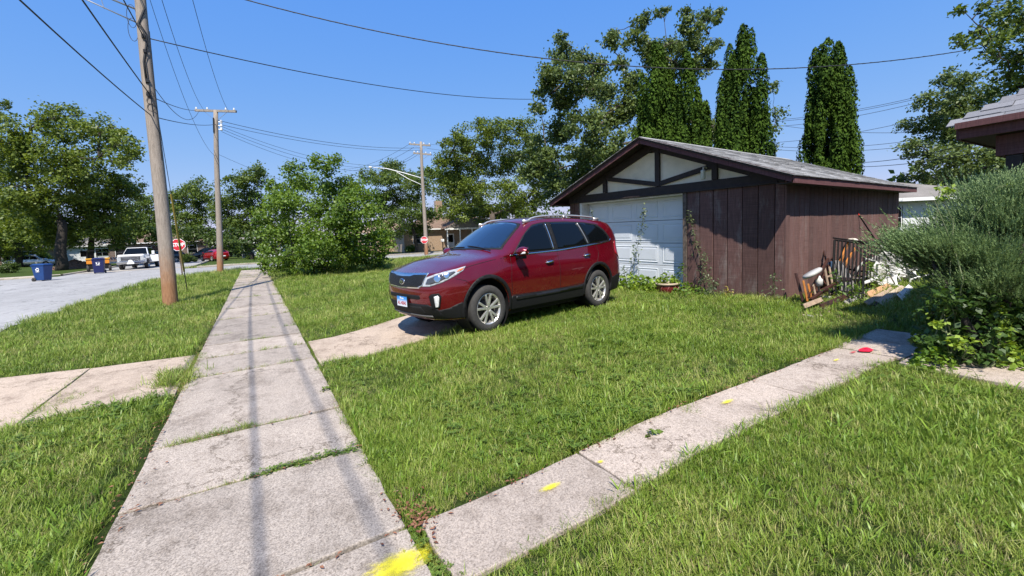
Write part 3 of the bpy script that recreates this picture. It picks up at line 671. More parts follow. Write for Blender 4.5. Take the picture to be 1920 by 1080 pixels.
def cut(o, cutters):
    for c in cutters:
        md = o.modifiers.new('cut', 'BOOLEAN'); md.operation = 'DIFFERENCE'; md.object = c; md.solver = 'EXACT'
    bpy.context.view_layer.update(); apply_mods(o)
    for c in cutters: bpy.data.objects.remove(c)
def cyl_obj(x, y0, y1, z, r, n=64):
    g = MB(); g.add([(x+r*math.cos(2*math.pi*k/n), y, z+r*math.sin(2*math.pi*k/n)) for y in (y0, y1) for k in range(n)],
                    [tuple(range(n)), tuple(range(2*n-1, n-1, -1))] + [(k, n+k, n+(k+1) % n, (k+1) % n) for k in range(n)])
    return g.build('cutter', None)
def project(bvh, poly, o3, ax, ay, dirv, off, name, mat, parent, step=.03, thick=.012, smooth=True, holes=None):
    """lay a 2-D outline onto the body: each point o3 + a*ax + b*ay is cast along dirv; panel is off proud of the skin"""
    P = []
    def dense(pl):
        out = []
        for i in range(len(pl)):
            a, b = np.array(pl[i]), np.array(pl[(i+1) % len(pl)]); k = max(1, int(np.linalg.norm(b-a)/step))
            out += [a+(b-a)*t/k for t in range(k)]
        return out
    B = dense(poly); nb = len(B); mn, mx = np.min(B, 0), np.max(B, 0)
    pts = [Vector(p) for p in B]; con = [(i, (i+1) % nb) for i in range(nb)]
    gx = np.arange(mn[0]+step*.5, mx[0], step); gy = np.arange(mn[1]+step*.5, mx[1], step)
    def inside(x, y):
        c = False; j = len(poly)-1
        for i in range(len(poly)):
            if (poly[i][1] > y) != (poly[j][1] > y) and x < (poly[j][0]-poly[i][0])*(y-poly[i][1])/(poly[j][1]-poly[i][1]+1e-12)+poly[i][0]: c = not c
            j = i
        return c
    Bn = np.array(B)
    for x in gx:
        for y in gy:
            if inside(x, y) and np.min(np.hypot(Bn[:, 0]-x, Bn[:, 1]-y)) > step*.4: pts.append(Vector((x, y)))
    vo, eo, fo, *_ = delaunay_2d_cdt(pts, con, [], 1, 1e-5)
    ax, ay, dirv, o3 = Vector(ax), Vector(ay), Vector(dirv).normalized(), Vector(o3); V, nr = [], []
    last = None
    for p in vo:
        q = o3+ax*p.x+ay*p.y; h, n_, i_, d_ = bvh.ray_cast(q, dirv)
        if h is None:
            h, n_, i_, d_ = bvh.find_nearest(q+dirv*(last if last else 1.)); 
        else: last = (h-q).length
        if n_.dot(dirv) > 0: n_ = -n_
        V.append(h); nr.append(n_)
    F = [tuple(f) for f in fo]
    if not F: return None
    top = [v+n_*off for v, n_ in zip(V, nr)]; me = bpy.data.meshes.new(name); g = MB(); nn = len(V)
    g.add(top + [v-n_*thick for v, n_ in zip(V, nr)], F)
    ec = {}
    for f in F:
        for i in range(len(f)):
            e = (f[i], f[(i+1) % len(f)]); k = tuple(sorted(e)); ec[k] = None if k in ec else e
    g.f += [(e[1], e[0], e[0]+nn, e[1]+nn) for e in ec.values() if e]
    return g.build(name, mat, parent, smooth=smooth)
def wheel(parent, loc, r, rr, width, side, style='five', sp=5):
    """side -1: outer face towards -y"""
    w_ = empty('wheel', loc); w_.parent = parent; s = side; h = width/2
    tp = [(rr*.98, -h*.86), (rr+.012, -h*.98), (rr+(r-rr)*.35, -h*1.04), (r*.93, -h*.97), (r*.985, -h*.78), (r, -h*.45), (r, 0), (r, h*.45), (r*.985, h*.78), (r*.93, h*.97), (rr+(r-rr)*.35, h*1.04), (rr+.012, h*.98), (rr*.98, h*.86)]
    MB().lathe(tp, 48, 'y').build('tyre', MT['rubber'], w_, True)
    g = MB().lathe([(rr*.99, h*.9), (rr*.90, h*.5), (rr*.86, -h*.1), (rr*.90, -h*.75), (rr*.985, -h*.93), (rr*1.005, -h*.88)] if s < 0 else [(rr*.99, -h*.9), (rr*.90, -h*.5), (rr*.86, h*.1), (rr*.90, h*.75), (rr*.985, h*.93), (rr*1.005, h*.88)], 40, 'y')
    yo = s*h*.72
    for k in range(sp):
        for d in ((-.16, .16) if style == 'five' else (0,)):
            a = 2*math.pi*(k+.25)/sp; a1 = a+d*.55; a2 = a+d*1.45
            p0 = Vector((rr*.16*math.cos(a1), yo*1.0, rr*.16*math.sin(a1))); p1 = Vector((rr*.93*math.cos(a2), yo*1.08, rr*.93*math.sin(a2)))
            g.bar(p0, p1, rr*(.15 if style == 'five' else .2), .03, (0, 1, 0))
    g.lathe([(.001, yo*1.08), (rr*.14, yo*1.08), (rr*.2, yo*.95), (rr*.22, yo*.6)], 20, 'y')
    g.build('rim', MT['alloy'], w_, False, .004)
    MB().lathe([(.001, yo*.25), (rr*.72, yo*.25), (rr*.72, yo*.1), (rr*.87, -yo*.3)], 32, 'y').build('brake_disc', MT['darkmetal'], w_, True)
    return w_
MT['alloy'] = pm('brushed alloy', (.66, .64, .60), .3, .1, 20, metal=.75, world=False)
def paint(name, col, rough=.22, metal=.5):
    m, nt, b = newmat(name); p = objco(nt); b.inputs['Metallic'].default_value = metal; b.inputs['Roughness'].default_value = rough
    b.inputs['Coat Weight'].default_value = 1.; b.inputs['Coat Roughness'].default_value = .03; c = np.array(col)
    fl = ramp(nt, noise(nt, 900, 2, .5, p).outputs[0], [(.35, c*.8), (.65, c*1.2)]).outputs[0]
    du = ramp(nt, noise(nt, 2.2, 5, .7, p).outputs[0], [(.5, (0, 0, 0)), (.9, (.045, .045, .045))]).outputs[0]
    nt.links.new(mix(nt, du, fl, (.25, .22, .18)), b.inputs['Base Color'])
    rr = ramp(nt, noise(nt, 6, 4, .7, p).outputs[0], [(.3, (rough*.8,)*3), (.8, (rough*1.5,)*3)]); nt.links.new(rr.outputs[0], b.inputs['Roughness']); return m
PLAN = [(0, -.001), (.006, .2), (.025, .4), (.07, .58), (.14, .71), (.24, .80), (.40, .875), (.6, .915), (.9, .935), (1.5, .94), (2.2, .94), (3., .94), (3.75, .937), (4.1, .925), (4.32, .895), (4.48, .835), (4.58, .74), (4.645, .58), (4.675, .4), (4.684, .2), (4.685, -.001)]
def suv_body():
    b = CarBody(4.685, PLAN,
        zedge=[(-.01, .895), (.08, .90), (.25, .935), (.5, .985), (.9, 1.045), (1.25, 1.075), (1.5, 1.065), (2.2, 1.075), (3., 1.105), (3.8, 1.155), (4.2, 1.19), (4.45, 1.17), (4.6, 1.08), (4.7, 1.02)],
        zside=[(-.01, .895), (.25, .935), (.5, .985), (.9, 1.045), (1.2, 1.072), (1.36, 1.10), (1.6, 1.24), (1.85, 1.41), (2.08, 1.545), (2.3, 1.605), (2.7, 1.635), (3.3, 1.63), (3.8, 1.60), (4.15, 1.565), (4.3, 1.52), (4.42, 1.40), (4.54, 1.20), (4.62, 1.06), (4.7, 1.02)],
        zc=[(-.01, .90), (.1, .935), (.3, 1.0), (.6, 1.065), (.95, 1.115), (1.2, 1.15), (1.4, 1.25), (1.65, 1.40), (1.9, 1.545), (2.12, 1.64), (2.4, 1.685), (2.8, 1.70), (3.3, 1.695), (3.8, 1.665), (4.15, 1.63), (4.36, 1.575), (4.46, 1.43), (4.56, 1.22), (4.63, 1.08), (4.7, 1.02)],
        fdx=[(.2, .16), (.3, .09), (.42, .03), (.55, 0), (.7, .0), (.85, .03), (.95, .075), (1.05, .12)], rdx=[(.2, .12), (.35, .04), (.5, 0), (.65, .0), (.8, .03), (1.05, .06)],
        wfac=[(.2, .93), (.32, .962), (.45, .978), (.6, .99), (.75, 1.), (.86, 1.), (.95, .99), (1.05, .975)],
        yedge=[(-.01, 1.), (.3, .97), (.6, .93), (1.0, .925), (1.4, .955), (2., .965), (3.5, .96), (4.3, .95), (4.7, .98)])
    b.zs_max = 1.635; b.zc_max = 1.7; b.yroof = .655; b.bow = .10; return b
car = empty('suv', (1.951, 6.656, .222), R_(9.75), 'dark red suv with silver roof rails parked in front of the garage', 'suv')
RED = paint('candy red metallic', (.16, .0022, .010))
cb = suv_body(); cb_me = cb.mesh('body'); body = obj('body', cb_me, RED, car); bpy.context.view_layer.update()
FWX, RWX, WR = .945, 3.645, .343
bvh = BVHTree.FromPolygons([v.co.copy() for v in cb_me.vertices], [tuple(p.vertices) for p in cb_me.polygons])
body.parent = None; bpy.context.view_layer.update()
cut(body, [cyl_obj(x, y0, y1, (.372), .412) for x in (FWX, RWX) for y0, y1 in ((-1.2, -.55), (.55, 1.2))])
body.parent = car; body.data.materials.clear(); body.data.materials.append(RED); body.data.shade_smooth()
for x in (FWX, RWX):
    for s in (-1, 1): MB().lathe([(.41, s*.90), (.41, s*.56), (.05, s*.56)], 40, 'y', (x, 0, .372)).build('wheel_well', MT['black'], car, True)
for x in (FWX, RWX):
    for s in (-1, 1): wheel(car, (x, s*.805, WR), WR, .228, .235, s)
NEAR, FARS = dict(o3=(0, -1.6, 0), ax=(1, 0, 0), ay=(0, 0, 1), dirv=(0, 1, 0)), dict(o3=(0, 1.6, 0), ax=(1, 0, 0), ay=(0, 0, 1), dirv=(0, -1, 0))
FRONT = dict(o3=(-1, 0, 0), ax=(0, 1, 0), ay=(0, 0, 1), dirv=(1, 0, 0))
def pj(poly, fr, off, name, mat, step=.03, parent=None, thick=.012): return project(bvh, poly, fr['o3'], fr['ax'], fr['ay'], fr['dirv'], off, name, mat, parent or car, step, thick)
def sides(poly, off, name, mat, step=.03, both=True):
    r = pj(poly, NEAR, off, name, mat, step)
    if both: pj(poly, FARS, off, name, mat, step)
    return r
CH, BK, GL = MT['chrome'], MT['black'], MT['glass']
# side glass and trims
sides([(1.50, 1.095), (1.62, 1.20), (1.80, 1.345), (2.0, 1.475), (2.14, 1.545), (2.36, 1.578), (2.50, 1.585), (2.55, 1.10)], .002, 'window_surround', BK)
sides([(2.53, 1.10), (2.50, 1.585), (3.0, 1.587), (3.5, 1.565), (3.85, 1.525), (4.02, 1.42), (4.16, 1.26), (4.12, 1.205), (3.6, 1.165)], .002, 'window_surround', BK)
sides([(1.575, 1.13), (1.72, 1.26), (1.9, 1.40), (2.1, 1.51), (2.25, 1.545), (2.40, 1.556), (2.43, 1.13)], .007, 'front_window', GL)
sides([(2.58, 1.135), (2.575, 1.562), (3.0, 1.563), (3.26, 1.553), (3.40, 1.175)], .007, 'rear_window', GL)
sides([(3.48, 1.185), (3.34, 1.55), (3.6, 1.53), (3.83, 1.495), (3.97, 1.40), (4.10, 1.265), (4.06, 1.225)], .007, 'quarter_window', GL)
def strip(pts, wd, fr, off, name, mat, step=.03):
    pts = [np.array(p, float) for p in pts]; A, B = [], []
    for i, p in enumerate(pts):
        t = pts[min(i+1, len(pts)-1)]-pts[max(i-1, 0)]; t /= np.linalg.norm(t); n_ = np.array([-t[1], t[0]]); A.append(tuple(p+n_*wd/2)); B.append(tuple(p-n_*wd/2))
    return pj(A+B[::-1], fr, off, name, mat, step)
for fr in (NEAR, FARS):
    strip([(1.44, 1.083), (2.0, 1.090), (2.6, 1.10), (3.2, 1.133), (3.8, 1.168), (4.13, 1.205), (4.18, 1.245)], .016, fr, .009, 'beltline_trim', CH)
    strip([(2.47, 1.13), (2.45, 1.555)], .012, fr, .009, 'pillar_trim', CH)
    strip([(3.43, 1.18), (3.30, 1.555)], .012, fr, .009, 'pillar_trim', MT['steel'])
    # door shut lines
    for pts in ([(1.42, .50), (1.405, .75), (1.44, .93), (1.45, 1.08)], [(2.545, .46), (2.55, .8), (2.54, 1.1)], [(3.30, .52), (3.45, .72), (3.62, .86), (3.70, 1.0), (3.66, 1.16)], [(1.42, .49), (2.0, .475), (2.6, .475), (3.28, .505)]):
        strip(pts, .007, fr, .0012, 'shut_line', BK, .02)
    strip([(.42, .925), (.72, .985), (1.1, 1.035), (1.38, 1.06)], .007, fr, .0012, 'hood_line', BK, .02)
    strip([(.40, .83), (.55, .79), (.66, .70)], .006, fr, .0012, 'bumper_line', BK, .02)
    strip([(4.22, .80), (4.35, .84), (4.5, .83)], .006, fr, .0012, 'bumper_line', BK, .02)
    # black cladding
    sides_poly = [(1.40, .262), (1.38, .40), (1.42, .478), (2.2, .466), (3.0, .474), (3.25, .49), (3.24, .40), (3.20, .262)]
    pj(sides_poly, fr, .008, 'sill_cladding', BK)
    strip([(1.5, .43), (2.35, .425), (3.15, .438)], .05, fr, .016, 'sill_moulding', MT['darkmetal'])
    for cx in (FWX, RWX):
        a0, a1 = (-.22, math.pi+.22) if cx == FWX else (-.25, math.pi+.2)
        arc = [(cx+.412*math.cos(a), .372+.412*math.sin(a)) for a in np.linspace(a0, a1, 26)] + [(cx+.462*math.cos(a), .372+.468*math.sin(a)) for a in np.linspace(a1, a0, 26)]
        pj(arc, fr, .012, 'arch_trim', BK, .03)
    pj([(4.02, .275), (4.06, .44), (4.10, .52), (4.3, .56), (4.5, .565), (4.60, .56), (4.62, .40), (4.55, .275)], fr, .007, 'bumper_cladding', BK)
    pj([(.50, .275), (.53, .42), (.49, .50), (.40, .475), (.30, .43), (.20, .41), (.12, .38), (.14, .275)], fr, .006, 'bumper_cladding', BK)
    pj([(4.28, .96), (4.30, 1.17), (4.36, 1.20), (4.47, 1.12), (4.58, .98), (4.60, .84), (4.48, .84)], fr, .008, 'tail_light', pm('tail lamp red', (.30, .006, .012), .1, .2, 20, coat=.8))
    # headlight wrapping the corner
hl = pm('headlamp lens', (.36, .38, .40), .08, .35, 14, coat=1., world=False)
hlb = pm('headlamp bezel', (.05, .05, .055), .15, .3, 30, coat=1.)
for s, dr in ((-1, (.62, .78, 0)), (1, (.62, -.78, 0))):
    d = Vector(dr).normalized(); axv = Vector((.78, -.62*1, 0)) if s < 0 else Vector((.78, .62, 0)); axv.normalize(); o3 = Vector((.30, s*.74, 0)) - d*1.2
    P = lambda poly, off, nm, m, st=.02, o3=o3, axv=axv, d=d: project(bvh, poly, o3, axv, (0, 0, 1), d, off, nm, m, car, st)
    P([(-.335, .735), (-.30, .845), (-.12, .905), (.14, .952), (.30, .985), (.265, .93), (.14, .86), (-.04, .785), (-.22, .735)], .006, 'headlight', hl)
    P([(-.275, .765), (-.245, .835), (-.10, .885), (.13, .925), (.16, .915), (.08, .865), (-.06, .805), (-.2, .765)], .009, 'headlight_bezel', hlb)
    for c, r in ((-.10, .048), (.03, .042)):
        zc_ = .838+(c+.10)*.33; P([(c+r*math.cos(a), zc_+r*math.sin(a)) for a in np.linspace(0, 2*math.pi, 14, endpoint=False)], .014, 'headlight_lens', MT['chrome'], .015)
    P([(.17, .915), (.20, .945), (.272, .962), (.24, .93)], .012, 'turn_signal', pm('amber lens', (.75, .16, .04), .2, .1, 20))
    P([(-.20, .425), (-.235, .60), (-.20, .635), (-.09, .645), (-.055, .60), (-.085, .44)], .008, 'fog_lamp_bezel', BK)
    P([(-.145, .45), (-.16, .60), (-.105, .615), (-.085, .59), (-.10, .46)], .014, 'fog_lamp', pm('fog lamp lens', (.7, .7, .68), .15, .2, 30, coat=1.))
# front fascia
gr = [(-.56, .895), (-.50, .755), (-.42, .725), (0, .715), (.42, .725), (.50, .755), (.56, .895), (.30, .888), (.22, .868), (0, .862), (-.22, .868), (-.30, .888)]
gr2 = [(-.585, .915), (-.52, .745), (-.44, .705), (0, .695), (.44, .705), (.52, .745), (.585, .915), (0, .905)]
pj(gr2, FRONT, .008, 'grille_surround', CH, .02); pj(gr, FRONT, .013, 'grille', pm('grille mesh', (.006, .006, .006), .35, .5, 60, bmp=.8, bscale=150), .02)
em = pj([(.075*math.cos(a), .785+.042*math.sin(a)) for a in np.linspace(0, 2*math.pi, 20, endpoint=False)], FRONT, .018, 'emblem', CH, .02)
pj([(.063*math.cos(a), .785+.032*math.sin(a)) for a in np.linspace(0, 2*math.pi, 20, endpoint=False)], FRONT, .0195, 'emblem_field', BK, .02)
h = bvh.ray_cast(Vector((-1, 0, .785)), Vector((1, 0, 0)))[0]
text('KIA', .052, CH, car, (h.x-.023, 0, .785), (R_(90), 0, R_(-90)), 'emblem_lettering', .002, .001)
pj([(-.46, .565), (-.45, .61), (.45, .61), (.46, .565), (.42, .55), (-.42, .55)], FRONT, .004, 'upper_intake', BK, .025)
pj([(-.74, .30), (-.70, .43), (-.58, .485), (.58, .485), (.70, .43), (.74, .30), (.5, .285), (-.5, .285)], FRONT, .006, 'lower_bumper', BK, .03)
pj([(-.50, .345), (-.44, .45), (.44, .45), (.50, .345)], FRONT, .009, 'lower_intake', pm('intake void', (.003, .003, .003), .8, 0), .03)
pj([(-.60, .305), (-.58, .325), (.58, .325), (.60, .305)], FRONT, .02, 'skid_trim', pm('grey trim', (.09, .085, .08), .5, .1), .03)
h = bvh.ray_cast(Vector((-1, -.02, .49)), Vector((1, 0, 0)))[0]; px_ = h.x-.03
plate = MB().bx((px_, -.175, .405), (px_+.018, .155, .585)).build('plate_frame', BK, car)
pw, pt_, nn_ = newmat('plate print'); tcn = objco(pt_); sp = N(pt_, 'ShaderNodeSeparateXYZ'); pt_.links.new(tcn, sp.inputs[0]); mr = N(pt_, 'ShaderNodeMapRange'); mr.inputs[1].default_value = .43; mr.inputs[2].default_value = .57; pt_.links.new(sp.outputs[2], mr.inputs[0])
pt_.links.new(ramp(pt_, mr.outputs[0], [(0, (.72, .74, .78)), (.45, (.62, .72, .85)), (.75, (.06, .30, .72)), (1, (.03, .22, .62))]).outputs[0], nn_.inputs['Base Color'])
MB().bx((px_-.004, -.162, .428), (px_-.001, .142, .572)).build('license_plate', pw, car)
text('AG 40043', .072, pm('plate red ink', (.35, .02, .03), .6, 0), car, (px_-.005, -.01, .475), (R_(90), 0, R_(-90)), 'plate_lettering', .001, .001, .86)
text('Illinois', .045, pm('plate white ink', (.8, .8, .85), .6, 0), car, (px_-.005, -.01, .545), (R_(90), 0, R_(-90)), 'plate_lettering', .001)
# windshield, hood lines, wipers
WS = dict(o3=(0, 0, 2.6), ax=(0, 1, 0), ay=(1, 0, 0), dirv=(0, 0, -1))
pj([(-.74, 1.40), (-.70, 1.50), (-.60, 1.93), (-.55, 2.02), (0, 1.975), (.55, 2.02), (.60, 1.93), (.70, 1.50), (.74, 1.40), (.4, 1.22), (0, 1.17), (-.4, 1.22)], WS, .003, 'windshield_surround', BK, .05)
wsg = pm('windshield glass', (.006, .012, .022), .02, 0, spec=1., coat=1.)
pj([(-.69, 1.41), (-.655, 1.50), (-.565, 1.90), (-.52, 1.975), (0, 1.93), (.52, 1.975), (.565, 1.90), (.655, 1.50), (.69, 1.41), (.4, 1.255), (0, 1.205), (-.4, 1.255)], WS, .007, 'windshield', wsg, .05)
for y0, y1 in ((-.62, -.05), (0., .52)):
    pts = [bvh.ray_cast(Vector((1.22+.14*abs(t)**2+.06*(t-y0), t, 2.5)), Vector((0, 0, -1)))[0]+Vector((-.01, 0, .02)) for t in np.linspace(y0, y1, 8)]
    MB().tube(pts, .009, 5).build('wiper', BK, car)
RW = dict(o3=(6, 0, 0), ax=(0, 1, 0), ay=(0, 0, 1), dirv=(-1, 0, 0))
pj([(-.58, 1.50), (-.68, 1.14), (0, 1.10), (.68, 1.14), (.58, 1.50), (0, 1.53)], RW, .006, 'rear_glass', GL, .04)
pj([(-.2, .42), (-.2, .56), (.2, .56), (.2, .42)], RW, .006, 'rear_plate', MT['white'], .04)
# roof rails
for s in (-1, 1):
    pts = []
    for x in np.linspace(2.02, 4.12, 22):
        hh = bvh.ray_cast(Vector((x, s*.60, 3)), Vector((0, 0, -1)))[0]; t = (x-2.02)/2.10; pts.append(hh+Vector((0, 0, .01+.038*min(1, sm(t/.13), sm((1-t)/.10)))))
    g = MB().tube(pts, [.011]+[.016]*20+[.011], 8)
    for x in (2.10, 3.08, 4.04):
        hh = bvh.ray_cast(Vector((x, s*.60, 3)), Vector((0, 0, -1)))[0]; g.box((x, s*.60, hh.z+.025), (.16 if x != 3.08 else .06, .035, .05))
    g.build('roof_rail', pm('satin silver rail', (.5, .5, .49), .35, .05, metal=.6), car, True)
# mirrors, handles, antenna
for s in (-1, 1):
    mir = empty('mirror', (1.58, s*.905, 1.125)); mir.parent = car; g = MB(); rows = []
    for u_ in np.linspace(0, 1, 9):
        rr_ = math.sin(math.pi*min(.97, max(.06, u_)))**.45; rows.append([(-.09*rr_*math.cos(a)*(1.25 if math.cos(a) > 0 else .35)+.0, s*(.01+.23*u_), .075*rr_*math.sin(a)+.02*u_) for a in np.linspace(0, 2*math.pi, 18)])
    g.grid(rows).build('mirror_cap', RED, mir, True)
    g = MB(); g.bar((-.085, s*.10, -.02), (-.06, s*.235, -.005), .03, .028).build('mirror_signal', MT['white'], mir, bevel=.006)
    MB().bar((.02, -s*.05, -.07), (.0, s*.16, -.075), .09, .05).build('mirror_base', BK, mir, bevel=.01)
    MB().bx((.022, s*.04, -.045), (.032, s*.22, .075)).build('mirror_glass', CH, mir)
    fr = NEAR if s < 0 else FARS
    for hx in (2.30, 3.32):
        hz = .925 + (.05 if hx > 3 else 0); y_ = bvh.ray_cast(Vector((hx, s*1.6, hz)), Vector((0, -s, 0)))[0].y
        hd = MB().tube([(hx-.10, y_+s*.0, hz-.006), (hx-.07, y_+s*.03, hz), (hx+.06, y_+s*.032, hz+.012), (hx+.10, y_, hz+.014)], [.010, .016, .016, .012], 8).build('door_handle', CH, car, True)
        pj([(hx-.07, hz-.03), (hx-.06, hz+.035), (hx+.07, hz+.045), (hx+.08, hz-.02)], fr, .001, 'handle_recess', pm('recess', (.03, .003, .006), .5, 0), .03)
MB().tube([(4.02, -.02, 1.645), (4.12, -.02, 1.72), (4.20, -.02, 1.80)], [.012, .004, .002], 6).build('antenna', BK, car)
MB().bx((.6, -.75, .17), (4.2, .75, .30)).build('underbody', MT['black'], car)
car.scale = (1.02, 1.08, 1.085)
# ================================================================ plants, pot and the junk heap by the garage
def glocal(u, v, z): return garage_mw @ Vector((u, v, z))
bpy.context.view_layer.update(); garage_mw = garage.matrix_world.copy()
def leafquads(C, Nn, L, Wd, rg, fold=.0, bend=.15):
    """C centres, Nn normals (n,3) -> rhombic leaves, 4 vertices each"""
    n = len(C); a = rg.normal(size=(n, 3)); t = np.cross(Nn, a); t /= np.linalg.norm(t, axis=1)[:, None]+1e-9; s = np.cross(Nn, t)
    L = np.broadcast_to(L, n)[:, None]; Wd = np.broadcast_to(Wd, n)[:, None]
    V = np.empty((n, 4, 3)); V[:, 0] = C-t*L*.5; V[:, 1] = C+s*Wd*.5+t*L*.08; V[:, 2] = C+t*L*.5-Nn*L*bend; V[:, 3] = C-s*Wd*.5+t*L*.08
    return V.reshape(-1, 3), np.arange(4*n).reshape(n, 4)
def rnorm(n, rg, up=.5):
    v = rg.normal(size=(n, 3)); v[:, 2] = np.abs(v[:, 2])+up; return v/np.linalg.norm(v, axis=1)[:, None]
MT['creeper'] = leafmat('creeper leaf', (.05, .12, .015), (.16, .26, .03), .35)
MT['ivy'] = leafmat('lime groundcover leaf', (.09, .17, .015), (.26, .36, .05), .35)
MT['thistle'] = leafmat('dusty weed leaf', (.07, .10, .05), (.16, .20, .09), .25)
MT['stem'] = pm('green stem', (.10, .12, .05), .7, .3, 20)
def vine(name, path, n, L, mat, label, spread=.06, r=.006, side=None, cat='vine'):
    rt = empty(name, path[0], 0, label, cat); o = Vector(path[0]); pts = [Vector(p)-o for p in catmull(path, 26)]
    rg = np.random.default_rng(abs(hash(label)) % 1000 if False else len(label)*7+n)
    g = MB().tube(pts, [r*(1-.7*i/25) for i in range(26)], 5); C = []
    for k in range(n):
        t = rg.uniform(0.03, 1); p = np.array(pts[int(t*25)]); C.append(p+rg.normal(0, spread, 3)*np.array([.6, 1, 1])*(1.15-.6*t))
        if k % 4 == 0: g.tube([p, (p+C[-1])/2+np.array([0, 0, .01]), C[-1]], .0025, 3, False)
    g.build('stem', MT['stem'], rt)
    V, F = leafquads(np.array(C), rnorm(n, rg, .3), L*rg.uniform(.5, 1.2, n), L*.4*rg.uniform(.6, 1.2, n), rg)
    obj('foliage', npmesh('foliage', V, F), mat, rt); return rt
def fpath(pix, off=.06):     # pixels on the facade plane
    e = np.array([GE[0], GE[1], 0]); C = np.array([9.09, 4.5, 0])-e*off
    return [onplane(px, py, C, e) for px, py in pix]
vine('climbing_weed', fpath([(1180, 520), (1190, 487), (1195, 460), (1202, 435), (1206, 410), (1206, 383)], .25), 150, .10, MT['thistle'], 'tall spiky weed stem climbing the middle of the white garage door', .09)
vine('climbing_weed', fpath([(1116, 470), (1115, 440), (1112, 418), (1111, 392)], .3), 50, .09, MT['thistle'], 'short spiky weed top peeking above the suv roof', .06)
vine('climbing_weed', fpath([(1332, 560), (1325, 515), (1312, 480), (1303, 450), (1297, 420), (1291, 397)], .12), 150, .08, MT['thistle'], 'thin weed vine climbing the planks right of the garage door', .07)
vine('spindly_weed', fpath([(1170, 540), (1172, 520), (1168, 500)], .5), 60, .09, MT['thistle'], 'spindly weed directly behind the suv bumper', .10, cat='weed')
vine('spindly_weed', fpath([(1268, 545), (1273, 515), (1278, 492)], .3), 70, .10, MT['creeper'], 'leafy weed growing up the door jamb above the flowerpot', .08, cat='weed')
vine('spindly_weed', fpath([(1340, 568), (1337, 545), (1330, 520)], .4), 170, .08, MT['thistle'], 'bushy grey weed clump at the foot of the plank wall', .14, cat='weed')
vine('spindly_weed', fpath([(1305, 566), (1310, 545), (1322, 500), (1318, 470)], .3), 110, .07, MT['thistle'], 'feathery weed standing between flowerpot and bushy clump', .11, cat='weed')
vine('spindly_weed', fpath([(1449, 576), (1452, 550), (1450, 515)], .35), 90, .07, MT['thistle'], 'wispy weed beside the garage corner post', .11, cat='weed')
vine('spindly_weed', fpath([(1366, 575), (1368, 556), (1360, 545)], .4), 40, .10, leafmat('yellowing leaf', (.16, .16, .03), (.36, .30, .08), .3), 'small yellowing weed in front of the planks', .09, cat='weed')
# ground cover in front of the door
def patch(name, cx, cy, rx, ry, h, n, L, mat, label, cat='plant'):
    rg = np.random.default_rng(n); rt = empty(name, (cx, cy, T(cx, cy)), 0, label, cat); a = rg.uniform(0, 6.283, n); q = np.sqrt(rg.uniform(0, 1, n)); x, y = rx*q*np.cos(a), ry*q*np.sin(a)
    z = h*(1-q**2)*rg.uniform(.35, 1.05, n)+.03; C = np.stack([x, y, z], 1); V, F = leafquads(C, rnorm(n, rg, .5), L*rg.uniform(.5, 1.2, n), L*.75*rg.uniform(.6, 1.1, n), rg)
    obj('foliage', npmesh('foliage', V, F), mat, rt); g = MB()
    for k in range(0, n, 12): g.tube([(x[k]*.7, y[k]*.7, -.02), (x[k], y[k], z[k])], .004, 3, False)
    g.build('stem', MT['stem'], rt); return rt
P = fpath([(1190, 548)], .55)[0]; patch('groundcover_plant', P.x, P.y, .45, .9, .42, 420, .12, MT['ivy'], 'bright lime creeping plant behind the suv rear wheel')
P = fpath([(1222, 545)], .4)[0]; patch('groundcover_plant', P.x, P.y, .4, .6, .34, 280, .11, MT['ivy'], 'low lime leaves between the door and the flowerpot')
P = fpath([(1290, 560)], .35)[0]; patch('groundcover_plant', P.x, P.y, .35, .5, .25, 160, .09, MT['creeper'], 'small dark leafy patch right of the flowerpot')
# flowerpot
P = fpath([(1252, 556)], .42)[0]
pot = empty('flowerpot', (P.x, P.y, T(P.x, P.y)), 0, 'glazed maroon flowerpot with beige rim by the garage door', 'flowerpot')
MB().lathe([(.001, 0), (.20, 0), (.235, .04), (.25, .14), (.245, .20)], 28).build('pot_body', pm('maroon glaze', (.13, .018, .02), .25, .3, 8, coat=.4), pot, True)
MB().lathe([(.24, .195), (.275, .20), (.285, .235), (.27, .25), (.24, .245), (.235, .2)], 28).build('pot_rim', pm('beige clay', (.42, .34, .24), .6, .1), pot, True)
MB().lathe([(.001, .215), (.238, .215)], 24).build('soil', MT['dirt'], pot)
for k in range(10): 
    a = k*.628; MB().tube([(.243*math.cos(a), .243*math.sin(a), .06), (.258*math.cos(a+.1), .258*math.sin(a+.1), .12), (.25*math.cos(a+.22), .25*math.sin(a+.22), .18)], .008, 5).build('pot_relief', pm('pale glaze', (.3, .1, .09), .3, .1), pot)
patch('potted_plant', P.x, P.y, .27, .27, .26, 150, .10, MT['ivy'], 'leafy plant sprouting from the maroon flowerpot').location.z += .21

# ---- junk heap along the side wall (local frame of the garage: u along the wall, v towards the camera is negative)
def S(px, py, v=-.45):          # photo pixel on a plane parallel to the side wall
    n_ = np.array([GV[0], GV[1], 0]); C = np.array([9.09, 4.5, 0])+n_*v; P = onplane(px, py, C, n_); P.z = max(P.z, T(P.x, P.y)+.045); return P
def sv(px, py, v, base): return S(px, py, v)-base
ORG = pm('orange varnished wood', (.42, .16, .035), .45, .25, 12); DKW = pm('dark stained wood', (.045, .016, .010), .5, .3, 12); PALE = pm('pale bare plank', (.34, .25, .18), .8, .3, 9)
GRY = pm('grey weathered boards', (.26, .24, .23), .85, .25, 9, bmp=.3); WPL = pm('white resin', (.60, .60, .58), .45, .2, 9); BLKM = pm('black iron', (.006, .006, .0065), .6, .3, 18, spec=.15)
def thing_at(name, px, py, v, label, cat):
    P = S(px, py, v); return empty(name, P, 0, label, cat), P
